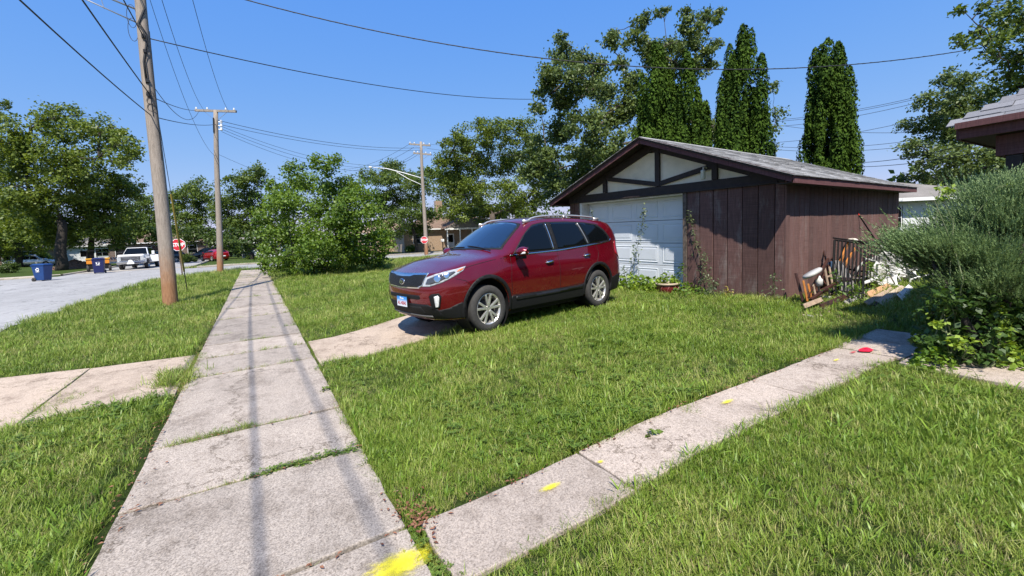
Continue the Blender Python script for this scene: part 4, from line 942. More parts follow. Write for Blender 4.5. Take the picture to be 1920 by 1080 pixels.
# black iron railing leaning forward
rt, B = thing_at('iron_railing', 1600, 560, -.55, 'black iron railing panel standing over the round grey table top', 'railing')
def seg(a, b, r, nm='bar'): return MB().tube([a-B, b-B], r, 6).build(nm, BLKM, rt)
tl, tr, bl, br = S(1565, 450, -.35), S(1622, 457, -.75), S(1560, 552, -.5), S(1617, 575, -1.)
seg(tl, tr, .022, 'top_rail'); seg(S(1562, 446, -.33), S(1624, 454, -.77), .018, 'top_rail')
tr2, br2 = S(1655, 448, -.2), S(1650, 548, -.3)
seg(tr, tr2, .022, 'top_rail'); seg(bl.lerp(tl, .08), br.lerp(tr, .08), .014, 'bottom_rail')
for k in range(9): t = (k+.0)/8; seg(bl.lerp(br, t), tl.lerp(tr, t), .016 if 0 < k < 8 else .022)
for k in range(1, 7): t = k/6; seg(br.lerp(br2, t), tr.lerp(tr2, t), .014)
# round table top of grey slats, on edge
rt, B = thing_at('round_table_top', 1582, 560, -.42, 'round grey slatted table top leaning on its edge inside the railing', 'table top')
c = S(1583, 524, -.45)-B; ex = (S(1606, 524, -.45)-S(1583, 524, -.45)).normalized(); tilt = Vector((GV[0]*.35, GV[1]*.35, 1)).normalized(); tilt = (tilt-ex*tilt.dot(ex)).normalized(); nr = ex.cross(tilt); RR = .44
for k in range(-4, 5):
    x0 = k*.1; hh = math.sqrt(max(.01, RR*RR-x0*x0)); a = .20
    d1 = ex*math.cos(a)+tilt*math.sin(a); d2 = tilt*math.cos(a)-ex*math.sin(a)
    MB().bar(c+d1*x0-d2*hh, c+d1*x0+d2*hh, .09, .03, nr).build('slat', GRY, rt, bevel=.004)
MB().bar(c-ex*.35+nr*.03, c+ex*.35+nr*.03, .07, .03, nr).build('batten', DKW, rt)
# wooden chair lying back with round grey cushion
rt, B = thing_at('broken_chair', 1515, 570, -.5, 'dark wooden chair tipped back with a grey seat pad', 'chair')
def st(pts, wd, th, mat, nm, v=-.5): 
    for a, b in zip(pts[:-1], pts[1:]): MB().bar(S(*a)-B, S(*b)-B, wd, th, (GV[0], GV[1], 0)).build(nm, mat, rt, bevel=.005)
st([(1553, 486, -.4), (1512, 560, -.6)], .06, .045, DKW, 'back_post'); st([(1562, 484, -.2), (1530, 548, -.3)], .06, .045, DKW, 'back_post')
st([(1492, 512, -.3), (1506, 566, -.45)], .05, .04, DKW, 'leg'); st([(1560, 535, -.75), (1520, 562, -.65)], .05, .05, DKW, 'leg'); st([(1570, 530, -.6), (1516, 557, -.5)], .05, .05, DKW, 'seat_rail')
for px in (1506, 1515, 1524, 1533): st([(px, 526 if px < 1515 else 532, -.55), (px+8, 565, -.62)], .055, .02, ORG if px < 1520 else PALE, 'back_slat')
cpt = S(1523, 512, -.55)-B; ex2 = (S(1541, 497, -.5)-S(1506, 526, -.6)).normalized(); ey2 = (Vector((GE[0], GE[1], 0))*.35+Vector((0, 0, .55))+Vector((-GV[0], -GV[1], 0))*.9); ey2 = (ey2-ex2*ey2.dot(ex2)).normalized(); n2 = ex2.cross(ey2)
rows = []
for q, hgt in ((.02, .045), (.5, .05), (.85, .04), (1., .0), (.85, -.03), (.02, -.03)):
    rows.append([cpt+ex2*math.cos(a)*.27*q+ey2*math.sin(a)*.17*q+n2*hgt for a in np.linspace(0, 2*math.pi, 26)])
MB().grid(rows).build('seat_pad', pm('grey vinyl pad', (.42, .41, .39), .6, .15, 5, bmp=.4, bscale=12), rt, True)
# orange slatted chair back deeper in the heap
rt, B = thing_at('broken_chair', 1585, 556, -.2, 'orange wooden chair frame sticking up behind the railing', 'chair')
st([(1574, 496, -.2), (1592, 450, -.15)], .09, .03, ORG, 'back_slat'); st([(1582, 500, -.25), (1603, 466, -.2)], .07, .03, ORG, 'back_slat'); st([(1560, 560, -.2), (1574, 496, -.2)], .05, .04, DKW, 'back_post'); st([(1592, 560, -.1), (1612, 452, -.05)], .05, .04, DKW, 'back_post')
st([(1546, 500, -.4), (1556, 552, -.5)], .035, .03, PALE, 'spindle'); st([(1555, 500, -.4), (1563, 545, -.5)], .035, .03, PALE, 'spindle'); st([(1548, 520, -.42), (1562, 516, -.42)], .03, .03, PALE, 'spindle')
# lamp shade / bucket on top
rt, B = thing_at('plaster_bowl', 1598, 452, -.25, 'pale upturned bowl perched on top of the railing', 'bowl')
MB().lathe([(.001, .07), (.06, .065), (.10, .04), (.12, .0), (.11, -.01)], 20).build('bowl', pm('pale plaster', (.5, .46, .4), .7, .15), rt, True)
rt, B = thing_at('wooden_pole', 1650, 520, -.25, 'black pole with a red tip leaning against the garage wall', 'pole')
a, b = S(1607, 398, -.05), S(1668, 490, -.6); MB().tube([b-B, a.lerp(b, .06)-B], .017, 8).build('shaft', BLKM, rt); MB().tube([a.lerp(b, .06)-B, a-B], .021, 8).build('tip', pm('red tip', (.6, .03, .02), .5, 0), rt)
# stacked white resin chairs
def resin_chair(px, py, v, rz, rx, ry, label, sc=1.):
    rt, B = thing_at('plastic_chair', px, py, v, label, 'chair'); rt.rotation_euler = (rx, ry, rz); rt.location = Vector(B)-rt.rotation_euler.to_matrix() @ Vector((0, 0, .45*sc)); rt['group'] = 'discarded white plastic chairs'; rt.scale = (sc,)*3
    g = MB(); rows = []
    for i, t in enumerate(np.linspace(0, 1, 9)):      # seat and back shell, one curved sheet
        y, z = (.22-.44*t/.55, .42-.02*math.sin(t*5)) if t < .55 else (-.22-.13*((t-.55)/.45), .42+.42*((t-.55)/.45))
        wv = .23+.02*math.sin(t*6) if t < .9 else .17
        rows.append([(x*wv, y-.03*x*x*(t > .5), z-.02*(1-x*x)*(t < .55)) for x in np.linspace(-1, 1, 9)])
    sh = g.grid(rows).build('shell', WPL, rt, True); m = sh.modifiers.new('t', 'SOLIDIFY'); m.thickness = .012
    for sx in (-1, 1):
        for sy in (-1, 1): MB().bar((sx*.19, sy*.17, .42), (sx*.25, sy*.24, 0), .05, .035, (0, 1, 0)).build('leg', WPL, rt, bevel=.01)
        MB().tube([(sx*.24, .22, .42), (sx*.28, .2, .62), (sx*.28, -.05, .65), (sx*.24, -.28, .66)], [.02, .025, .03, .02], 6).build('armrest', WPL, rt, True)
    return rt
resin_chair(1641, 512, -.70, R_(165), R_(75), R_(-30), 'white plastic chair tipped over with its back facing up, left of the heap', .95)
resin_chair(1672, 508, -.55, R_(110), R_(-60), R_(35), 'white plastic chair upside down on top of the chair heap', 1.0)
resin_chair(1697, 535, -.70, R_(200), R_(15), R_(30), 'white plastic chair leaning against the juniper at the right end', .95)
resin_chair(1660, 492, -.35, R_(60), R_(120), R_(15), 'white plastic chair wedged at the back against the wall', .95)
resin_chair(1665, 548, -.80, R_(20), R_(150), R_(-25), 'white plastic chair lowest in the heap above the cardboard', .9)
resin_chair(1690, 505, -.45, R_(80), R_(65), R_(-40), 'white plastic chair on its side near the leaning pole foot', .95)
resin_chair(1706, 565, -.95, R_(230), R_(100), R_(20), 'white plastic chair fallen forward at the right foot of the heap', .9)
for k_, (px, py, v, lab) in enumerate([(1555, 545, -.2, 'dark crate jammed against the wall behind the tipped chair'), (1625, 545, -.25, 'dark crate behind the right half of the railing'), (1600, 520, -.15, 'dark crate on top, behind the round table top')]):
    rt, B = thing_at('broken_crate', px, py, v, lab, 'crate')
    for q in range(4): MB().box((0, 0, -.2+q*.13), (.5, .34, .09)).build('slat', DKW if k_ != 1 else GRY, rt, bevel=.006)
    for sx in (-1, 1): MB().box((sx*.22, -.18, 0), (.05, .03, .5)).build('corner_post', DKW, rt)
    rt.rotation_euler = (.2, .25*(k_-1), GA+.3*k_)
# table leaf, boards, cardboard
rt, B = thing_at('plastic_table_leg', 1640, 530, -.85, 'long tapered white plastic leg pointing left out of the heap', 'table leg')
MB().tube([S(1619, 531, -.9)-B, S(1645, 522, -.8)-B, S(1665, 512, -.6)-B], [.03, .05, .035], 8).build('shaft', WPL, rt, True); MB().tube([S(1665, 512, -.6)-B, S(1672, 508, -.58)-B], .045, 8).build('socket', WPL, rt)
def board(a, b, wd, th, mat, label, name='scrap_board', up=None, cat='board'):
    A, Bb = S(*a), S(*b); o = MB().bar(Vector((0, 0, 0)), Bb-A, wd, th, up or (0, 0, 1)).build(name, mat, None, bevel=.004); o.location = A; return tag(o, label, cat)
board((1508, 574, -.75), (1541, 561, -.7), .08, .02, PALE, 'pale bare plank lying in front of the tipped chair', up=(-GV[0], -GV[1], .5))
board((1632, 556, -1.05), (1672, 538, -.95), .22, .02, pm('tan cardboard', (.45, .26, .14), .8, .2, 6), 'crumpled tan cardboard sheet below the white chairs', 'cardboard_sheet', up=(-GV[0], -GV[1], 1.2), cat='cardboard')
board((1628, 571, -1.3), (1676, 553, -1.1), .16, .03, PALE, 'whitish board with a torn black underside beside the cardboard', up=(-GV[0], -GV[1], 1.0))
board((1634, 577, -1.35), (1676, 560, -1.15), .10, .05, BLKM, 'black plastic trough under the whitish board', 'plastic_trough', cat='trough')
board((1652, 582, -1.4), (1698, 568, -1.2), .20, .02, pm('beige particle board', (.42, .33, .25), .85, .2, 6), 'beige particle board piece at the bottom right of the heap', up=(-GV[0], -GV[1], 1.4))
board((1704, 545, -.6), (1708, 506, -.55), .14, .03, pm('brown panel', (.20, .11, .09), .7, .15), 'upright brown wooden panel beside the rightmost white chair', up=(-GV[0], -GV[1], 0))
board((1690, 590, -1.5), (1712, 573, -1.3), .22, .012, pm('white sheet', (.7, .7, .68), .6, .1), 'bent white plastic sheet at the right foot of the heap', 'plastic_sheet', up=(-GV[0], -GV[1], .8), cat='plastic sheet')
rt, B = thing_at('blue_bag', 1560, 500, -.25, 'dark blue cloth bag stuffed behind the grey seat pad', 'bag'); MB().lathe([(.001, -.12), (.09, -.10), (.12, 0), (.08, .09), (.03, .12), (.001, .12)], 12).build('bag', pm('navy cloth', (.02, .05, .10), .9, .3), rt, True)
rt, B = thing_at('white_bottle', 1536, 528, -.6, 'small white plastic jug under the grey seat pad', 'jug'); MB().lathe([(.001, -.08), (.06, -.08), (.06, .04), (.025, .08), (.02, .11), (.001, .11)], 12).build('jug', WPL, rt, True)
# rubble under the heap
g = MB()
for _ in range(160):
    P = S(random.uniform(1500, 1715), 578, random.uniform(-1.05, -.15)); s = random.uniform(.02, .07); P.z = T(P.x, P.y)+s*.3
    g.box(P, (s*random.uniform(.5, 2.5), s*random.uniform(.4, 1.4), s*random.uniform(.2, .7)), Matrix.Rotation(random.uniform(0, 6), 3, 'Z') @ Matrix.Rotation(random.uniform(-.6, .6), 3, 'X'))
mrub, ntr, br_ = newmat('mixed rubble'); ge = N(ntr, 'ShaderNodeNewGeometry'); ntr.links.new(ramp(ntr, ge.outputs['Random Per Island'], [(0, (.05, .035, .025)), (.4, (.16, .12, .09)), (.7, (.35, .28, .2)), (.9, (.6, .58, .54))]).outputs[0], br_.inputs['Base Color']); br_.inputs['Roughness'].default_value = .9
tag(g.build('rubble', mrub), 'small scraps and rubble strewn under the junk heap', 'rubble', kind='stuff')
for i, (px, py, v, n, lab) in enumerate([(1605, 565, -1.05, 110, 'leafy green weed growing through the junk below the railing'), (1640, 545, -.95, 130, 'leafy green weed winding up between the white chairs'), (1665, 540, -1.0, 70, 'thin creeper hanging over the top white chair'), (1570, 565, -.95, 60, 'low green weed in front of the round table top')]):
    P = S(px, py, v); P2 = S(px-3, py-48 if i else py-28, v); vine('heap_weed', [(P.x, P.y, T(P.x, P.y)), P.lerp(P2, .4), P.lerp(P2, .7), P2], n, .09, MT['creeper'], lab, .10, cat='weed')

board((1540, 575, -.8), (1600, 566, -.7), .10, .03, DKW, 'dark stained board lying along the front of the heap', up=(-GV[0], -GV[1], .6))
board((1586, 574, -.95), (1634, 560, -.8), .09, .025, GRY, 'grey board half buried in weeds under the railing', up=(-GV[0], -GV[1], .8))
board((1545, 470, -.05), (1560, 552, -.5), .05, .03, DKW, 'thin dark stick leaning on the wall left of the railing', up=(-GV[0], -GV[1], .2))
board((1676, 500, -.5), (1652, 556, -.8), .06, .02, WPL, 'white plastic strip leaning across the chairs', 'plastic_strip', up=(-GV[0], -GV[1], .2), cat='strip')
# ================================================================ near house at the right edge
EZ = 2.85
HC = Vector(onz(1799, 237, EZ)); hx, hy = HC.x, HC.y
house = empty('near_house', (hx, hy, 0), 0, 'brown eaved house corner with grey hip roof at the right edge', 'house')
def hb(a, b, nm, mat, bev=.004): return MB().bx(a, b).build(nm, mat, house, bevel=bev)
HL, HD, PIT = 9., 9., .62
hb((-.03, -HL, EZ-.17), (0, 0, EZ+.02), 'fascia', MT['fascia']); hb((0, 0, EZ-.17), (HD, .03, EZ+.02), 'fascia', MT['fascia'])
hb((-.12, -HL, EZ-.05), (-.032, .02, EZ+.03), 'gutter', MT['fascia']); hb((0.0, -HL, EZ-.16), (HD, 0, EZ-.14), 'soffit', MT['timber'])
hb((.20, -HL, EZ-.42), (.34, -.28, EZ-.165), 'porch_beam', MT['fascia']); hb((.34, -.42, EZ-.42), (HD, -.28, EZ-.165), 'porch_beam', MT['fascia'])
pp = onplane(1904, 300, (hx+.27, 0, 0), (1, 0, 0)); py_ = pp.y-hy
hb((.20, py_-.07, 0), (.34, py_+.07, EZ-.43), 'porch_post', MT['timber']); hb((.20, py_-2.6, 0), (.34, py_-2.46, EZ-.43), 'porch_post', MT['timber'])
MT['cream_wall'] = pm('cream stucco wall', (.55, .48, .30), .9, .08, 4, bmp=.3, bscale=90)
hb((1.5, -HL, 0), (HD, -.5, EZ-.17), 'wall', MT['cream_wall'])
rf = empty('roof'); rf.parent = house; RH = HL/2*PIT
MB().add([(-.05, .05, EZ+.02), (HD+.05, .05, EZ+.02), (HD+.05, -HL, EZ+.02), (-.05, -HL, EZ+.02), (HL/2, -HL/2, EZ+RH), (HD, -HL/2, EZ+RH)], [(0, 4, 3), (0, 1, 5, 4), (3, 4, 5, 2), (0, 3, 2, 1), (1, 2, 5)]).build('roof_deck', MT['timber'], rf)
sl = Vector((1, 0, RH/(HL/2))).normalized(); nr = Vector((-sl.z, 0, sl.x)); c = 0; a = -.06
tab = {}
while a < 3.0:          # the slope that shows: single shingles
    y = .05 - a*sl.x; y_end = -4.2; off = (c % 3)*.11
    while y > y_end:
        wd = random.choice((.22, .27, .33)); h = random.choice((.010, .015, .022)); k = (wd, h)
        if k not in tab:
            g = MB().add([(0, 0, .002), (0, -wd+.006, .002), (0, -wd+.006, h), (0, 0, h), (.21, 0, .004), (.21, -wd+.006, .004)], [(0, 1, 2, 3), (3, 2, 5, 4), (0, 3, 4), (1, 5, 2)]); tab[k] = g.mesh('shingle'); tab[k].materials.append(MT['shingle_dk2'] if 'shingle_dk2' in MT else None)
        o = bpy.data.objects.new('shingle', tab[k]); COL.objects.link(o); o.parent = rf; o.location = Vector((-.05, y+off*(y < .04-a*sl.x), EZ+.025))+sl*(a+random.uniform(-.006, .006)); o.rotation_euler = (0, -math.atan2(sl.z, sl.x), 0)
        y -= wd
    a += .15; c += 1
m, nt, b = newmat('slate grey shingle'); oi = N(nt, 'ShaderNodeObjectInfo'); p = pos(nt)
n1 = ramp(nt, noise(nt, 150, 4, .8, p).outputs[0], [(.3, (.5,)*3), (.7, (1.5,)*3)]).outputs[0]
nt.links.new(mix(nt, 1., ramp(nt, oi.outputs['Random'], [(0, (.05, .05, .058)), (.5, (.12, .12, .13)), (1, (.22, .22, .235))]).outputs[0], n1, 'MULTIPLY'), b.inputs['Base Color']); b.inputs['Roughness'].default_value = .95
for me in tab.values(): me.materials.clear(); me.materials.append(m)

# ================================================================ simple far houses
def brick_mat(name, c, mortar=(.4, .37, .33), sc=5.):
    m, nt, b = newmat(name); t = N(nt, 'ShaderNodeTexBrick'); c = np.array(c); t.inputs['Color1'].default_value = (*c, 1); t.inputs['Color2'].default_value = (*(c*.75), 1); t.inputs['Mortar'].default_value = (*mortar, 1); t.inputs['Scale'].default_value = sc; t.inputs['Mortar Size'].default_value = .012
    mp = N(nt, 'ShaderNodeMapping'); nt.links.new(objco(nt), mp.inputs[0]); mp.inputs['Rotation'].default_value = (R_(90), 0, 0); nt.links.new(mp.outputs[0], t.inputs[0]); nt.links.new(t.outputs[0], b.inputs['Base Color']); b.inputs['Roughness'].default_value = .9; return m
MT['tanbrick'] = brick_mat('tan brick', (.36, .24, .15)); MT['darkbrick'] = brick_mat('dark brick', (.12, .075, .06)); MT['redbrick'] = brick_mat('pale red brick', (.34, .22, .15))
MT['brownroof'] = shingle_mat('brown shingles', (.12, .08, .06), (.24, .17, .13)); MT['tanroof'] = shingle_mat('tan shingles', (.22, .15, .11), (.34, .25, .19))
MT['whitesiding'] = pm('white siding', (.62, .63, .64), .6, .05, 3); MT['greyroof'] = shingle_mat('grey far shingles', (.14, .13, .125), (.26, .24, .22))
def far_house(loc, rz, w_, d_, h_, rh, wall, roofm, label, windows=(), door=None, gable=False, porch=None, chimney=None, ov=.45):
    """front faces local -y; windows: (x, z, width, height)"""
    r = empty('house', loc, rz, label, 'house')
    wl = MB().bx((-w_/2, 0, -.3), (w_/2, d_, h_)).build('wall', wall, r)
    a, b_, c, e = (-w_/2-ov, -ov), (w_/2+ov, -ov), (w_/2+ov, d_+ov), (-w_/2-ov, d_+ov); i = 0 if gable else min(w_, d_)/2
    roof_ = empty('roof'); roof_.parent = r
    V = [(*a, h_), (*b_, h_), (*c, h_), (*e, h_), (-w_/2-ov+(0 if gable else i+ov), d_/2, h_+rh), (w_/2+ov-(0 if gable else i+ov), d_/2, h_+rh)]
    MB().add(V, [(0, 1, 5, 4), (2, 3, 4, 5), (1, 2, 5), (3, 0, 4), (3, 2, 1, 0)]).build('shingles', roofm, roof_)
    for q0, q1 in ((a, b_), (b_, c), (c, e), (e, a)): MB().bar((*q0, h_-.05), (*q1, h_-.05), .1, .14).build('gutter', MT['white'], roof_)
    if chimney: MB().bx((chimney[0]-.45, d_*.35, h_), (chimney[0]+.45, d_*.35+.7, h_+rh+chimney[1])).build('chimney', MT['redbrick'], roof_)
    for x, z, ww, hh in windows:
        f = MB().bx((x-ww/2, -.05, z-hh/2), (x+ww/2, -.005, z+hh/2)).build('window', MT['white'], r)
        n_ = max(1, round(ww/.8))
        for k in range(n_):
            x0 = x-ww/2+.05+k*(ww-.06)/n_; x1 = x0+(ww-.06)/n_-.04
            MB().bx((x0, -.07, z-hh/2+.05), (x1, -.051, z-.02)).build('pane', MT['glass'], f); MB().bx((x0, -.07, z+.02), (x1, -.051, z+hh/2-.05)).build('pane', MT['glass'], f)
    if door: 
        dr = MB().bx((door-.5, -.06, 0), (door+.5, -.005, 2.1)).build('door', MT['white'], r); MB().bx((door-.35, -.075, 1.0), (door+.35, -.061, 1.95)).build('pane', MT['glass'], dr)
    if porch:
        x0, x1, pd, ph = porch; po = empty('porch'); po.parent = r; xm = (x0+x1)/2
        MB().prism([(x0-.3, -pd, h_-.1), (x1+.3, -pd, h_-.1), (xm, -pd, h_+ph)], (0, pd+d_*.4, 0)).build('porch_roof', roofm, po)
        MB().prism([(x0-.2, -pd-.03, h_-.05), (x1+.2, -pd-.03, h_-.05), (xm, -pd-.03, h_+ph-.12)], (0, .025, 0)).build('porch_gable', MT['greyroof'], po)
        MB().bar((x0-.3, -pd, h_-.16), (x1+.3, -pd, h_-.16), .15, .2).build('porch_fascia', MT['white'], po)
        for k in range(4): x = x0+(x1-x0)*k/3; MB().bx((x-.06, -pd, 0), (x+.06, -pd+.12, h_-.25)).build('porch_post', MT['white'], po)
        MB().bx((x0, -pd, -.2), (x1, 0, .35)).build('porch_floor', MT['redbrick'], po); MB().bx((x0+1.2, -pd+.02, .35), (x1, -pd+.16, 1.05)).build('porch_wall', MT['tanbrick'], po)
    return r
def facecam(P): return math.atan2(-P.x, P.y)*1.0     # rz so that the local -y side looks at the viewer's spot
def gz(P): return Vector((P[0], P[1], T(P[0], P[1])))
P = gz(D(865, 450, 56)); far_house(P, R_(-4), 15, 8, 2.8, 1.7, MT['tanbrick'], MT['brownroof'], 'tan brick house with gabled front porch and chimney behind the far stop sign', [(-5.5, 1.6, 1.8, 1.2), (5, 1.6, 1.8, 1.2)], -1.5, porch=(-2.6, 2.4, 2.2, 1.5), chimney=(-1.9, 2.1))
P = gz(D(730, 455, 58)); far_house(P, R_(-4), 9, 8, 2.6, 2.0, MT['tanbrick'], MT['tanroof'], 'low tan brick house mostly hidden behind the big bushy tree', [(1.5, 1.5, 1.6, 1.1), (-2.5, 1.5, 1.6, 1.1)])
P = gz(D(300, 470, 62)); far_house(P, R_(8), 11, 9, 2.7, 1.5, MT['darkbrick'], MT['brownroof'], 'dark brick bungalow with white eaves behind the leaning pole', [(-.5, 1.5, 2.2, 1.5), (3.8, 1.5, 1.2, 1.2), (-4.2, 1.5, 1.2, 1.2)], 1.9)
P = gz(D(130, 478, 68)); far_house(P, R_(18), 15, 8, 2.7, 2.0, MT['whitesiding'], MT['greyroof'], 'white sided bungalow behind the left street trees', [(-5, 1.6, 1.6, 1.2), (-1.5, 1.6, 2.6, 1.2), (3.8, 1.6, 1.6, 1.2)], 1.6)
P = gz(D(8, 480, 62)); far_house(P, R_(28), 11, 8, 2.8, 2.0, MT['redbrick'], MT['brownroof'], 'pale brick house at the far left edge behind trees', [(-2, 1.6, 2.0, 1.2), (2.5, 1.6, 2.0, 1.2)], 0.2)
P = gz(D(492, 470, 60)); far_house(P, R_(-6), 5, 6, 2.1, .8, MT['whitesiding'], MT['greyroof'], 'small white outbuilding between the red car and the bushy tree', [(1.4, 1.3, 1., .8)], -1.2, gable=True)
P = gz(D(1748, 430, 19)); nb = far_house((P.x, P.y, .1), R_(-26), 7.5, 7, 2.45, 1.25, MT['whitesiding'], MT['greyroof'], 'neighbouring pale house with barred window between garage and juniper', [(-2.0, 1.65, .9, .95)], gable=False)
for k in range(7): MB().tube([(-2.4+k*.133, -.12, 1.15), (-2.4+k*.133, -.12, 2.15)], .012, 5).build('window_bar', MT['black'], nb)
# ================================================================ trees and shrubs
BARK = pm('bark', (.075, .058, .045), .95, .45, 5, bmp=.8, bscale=14); BARKD = pm('dark bark', (.04, .032, .026), .95, .4, 5, bmp=.8, bscale=14)
LM = dict(maple=leafmat('maple leaves', (.055, .095, .012), (.155, .205, .028), .32), dark=leafmat('dark leaves', (.03, .062, .012), (.085, .13, .022), .28), bright=leafmat('bright shrub leaves', (.05, .105, .012), (.15, .235, .03), .35),
          silver=leafmat('silver maple leaves', (.05, .085, .022), (.14, .19, .05), .3), mid=leafmat('mid green leaves', (.045, .085, .015), (.125, .18, .03), .32))
def crown_np(lobes, rg, leaf, dens, clumps=26, rc=.26, jit=.5):
    Cs = []; Ns = []; Ls = []
    for (c, r) in lobes:
        nc = max(5, int(clumps*rg.uniform(.8, 1.2))); d = rg.normal(size=(nc, 3)); d /= np.linalg.norm(d, axis=1)[:, None]
        rad = r*np.where(rg.uniform(size=nc) < .75, rg.uniform(.6, 1.05, nc), rg.uniform(.15, .6, nc)); cc = np.array(c)+d*rad[:, None]*np.array([1, 1, .88])
        per = max(6, int(dens*48*r*r/(leaf*leaf)/nc)); rcl = rc*r+leaf*.4
        for k in range(nc):
            n = int(per*rg.uniform(.5, 1.5)); q = rg.normal(size=(n, 3))*np.array([1, 1, .62])*rcl*.62*rg.uniform(.7, 1.3); Cs.append(cc[k]+q)
            out = d[k]*.35+np.array([0, 0, .55]); nn = rg.normal(size=(n, 3))*.75+out; Ns.append(nn/np.linalg.norm(nn, axis=1)[:, None]); Ls.append(leaf*rg.uniform(.55, 1.25, n))
    C, Nn, L = np.concatenate(Cs), np.concatenate(Ns), np.concatenate(Ls)
    return leafquads(C, Nn, L, L*.62, rg)
def limb(g, a, b, r0, r1, rg, n=7, wig=.06):
    a, b = np.array(a, float), np.array(b, float); L = np.linalg.norm(b-a); pts = []
    for i in range(n):
        t = i/(n-1); p = a*(1-t)+b*t; p[2] += .05*L*math.sin(math.pi*t); pts.append(p+(rg.normal(0, wig*L*.35, 3) if 0 < i < n-1 else 0))
    g.tube(pts, [r0*(1-t)+r1*t for t in np.linspace(0, 1, n)], 7)
    return pts
def tree(name, label, base, dep, lobes, mat, leaf=.2, dens=1., tr=.25, fork=.35, bark=None, seed=1, jit=.45, cat='tree', group=None, clumps=26, stems=1, rc=.26, twigs=True):
    """lobes: (px, py, r_px) on the photo at the crown's own distance, spread in depth by the crown's width"""
    rg = np.random.default_rng(seed); base = Vector(base); rt = empty(name, base, 0, label, cat, group)
    xs_ = [l[0] for l in lobes]; wid = (max(xs_)-min(xs_))/FPX*dep*.5+1.; LB = []
    for i, (px, py, rp) in enumerate(lobes):
        dd = dep+rg.uniform(-1, 1)*wid*jit; r = rp*dep/FPX; P = D(px, py, dd)-base; LB.append((np.array(P), r*dd/dep))
    V, F = crown_np(LB, rg, leaf, dens, clumps, rc); obj('crown', npmesh('crown', V, F), mat, rt)
    g = MB(); zs_ = [l[0][2] for l in LB]; ctr = np.mean([l[0] for l in LB], 0); fz = max(.6, min(zs_)*.5+.1*max(zs_)) if fork is None else fork*max(zs_)
    fp = np.array([ctr[0]*.25, ctr[1]*.25, fz])
    for s in range(stems):
        off = rg.normal(0, .25, 3)*(stems > 1); off[2] = 0
        limb(g, np.array([0, 0, -.25])+off, fp+off*2.5, tr*(1.25 if stems == 1 else .6), tr*.8*(1 if stems == 1 else .6), rg, 7, .03)
    order = sorted(range(len(LB)), key=lambda i: LB[i][0][2]); hubs = [fp]
    for i in order:
        c, r = LB[i]; h = min(hubs, key=lambda q: np.linalg.norm(q-c)+max(0, (q[2]-c[2])*1.5)); dist = np.linalg.norm(h-c); rr = min(tr*.34*max(.25, min(1., r/1.2)), .16)
        pts = limb(g, h, c+np.array([0, 0, r*.35]), rr, rr*.3, rg, 6, .08); hubs.append(np.array(pts[3]))
        if twigs:
            for _ in range(3):
                q = rg.normal(size=3); q[2] = abs(q[2])*.7; q /= np.linalg.norm(q); limb(g, pts[4], c+q*r*.95, rr*.3, .01, rg, 4, .1)
    g.build('trunk', bark or BARK, rt, True); return rt
def far(px, py, dep): return gz(D(px, py, dep))
b = G(116, 507); d0 = depth(b)
tree('street_tree', 'tallest wide tree with forked dark trunk left of the leaning pole', b, d0, [(20, 275, 45), (70, 250, 45), (130, 235, 42), (185, 250, 42), (225, 280, 34), (245, 268, 14), (55, 315, 48), (120, 300, 50), (180, 315, 42), (30, 365, 48), (90, 370, 48), (235, 305, 18), (150, 350, 36), (60, 420, 40), (110, 430, 36), (215, 250, 20), (95, 225, 20)], LM['maple'], .30, .75, .42, .33, BARKD, 3, .5, rc=.24)
b = G(168, 502); d1 = depth(b)
tree('street_tree', 'mid-sized rounded tree right in front of the orange machine', b, d1, [(175, 365, 44), (215, 350, 36), (235, 345, 24), (150, 400, 44), (200, 400, 46), (235, 405, 28), (130, 440, 34), (185, 440, 40), (225, 445, 24), (250, 368, 14)], LM['maple'], .28, .8, .30, .35, BARKD, 4, .45, rc=.24)
b = G(38, 501)
tree('street_tree', 'dark leaning tree at the far left edge', b, depth(b), [(5, 330, 45), (-30, 300, 60), (-20, 390, 55), (15, 420, 42), (50, 440, 36), (75, 455, 26), (5, 455, 38), (-40, 440, 50), (5, 195, 12), (-15, 215, 25)], LM['maple'], .30, .75, .4, .35, BARKD, 5, .5)
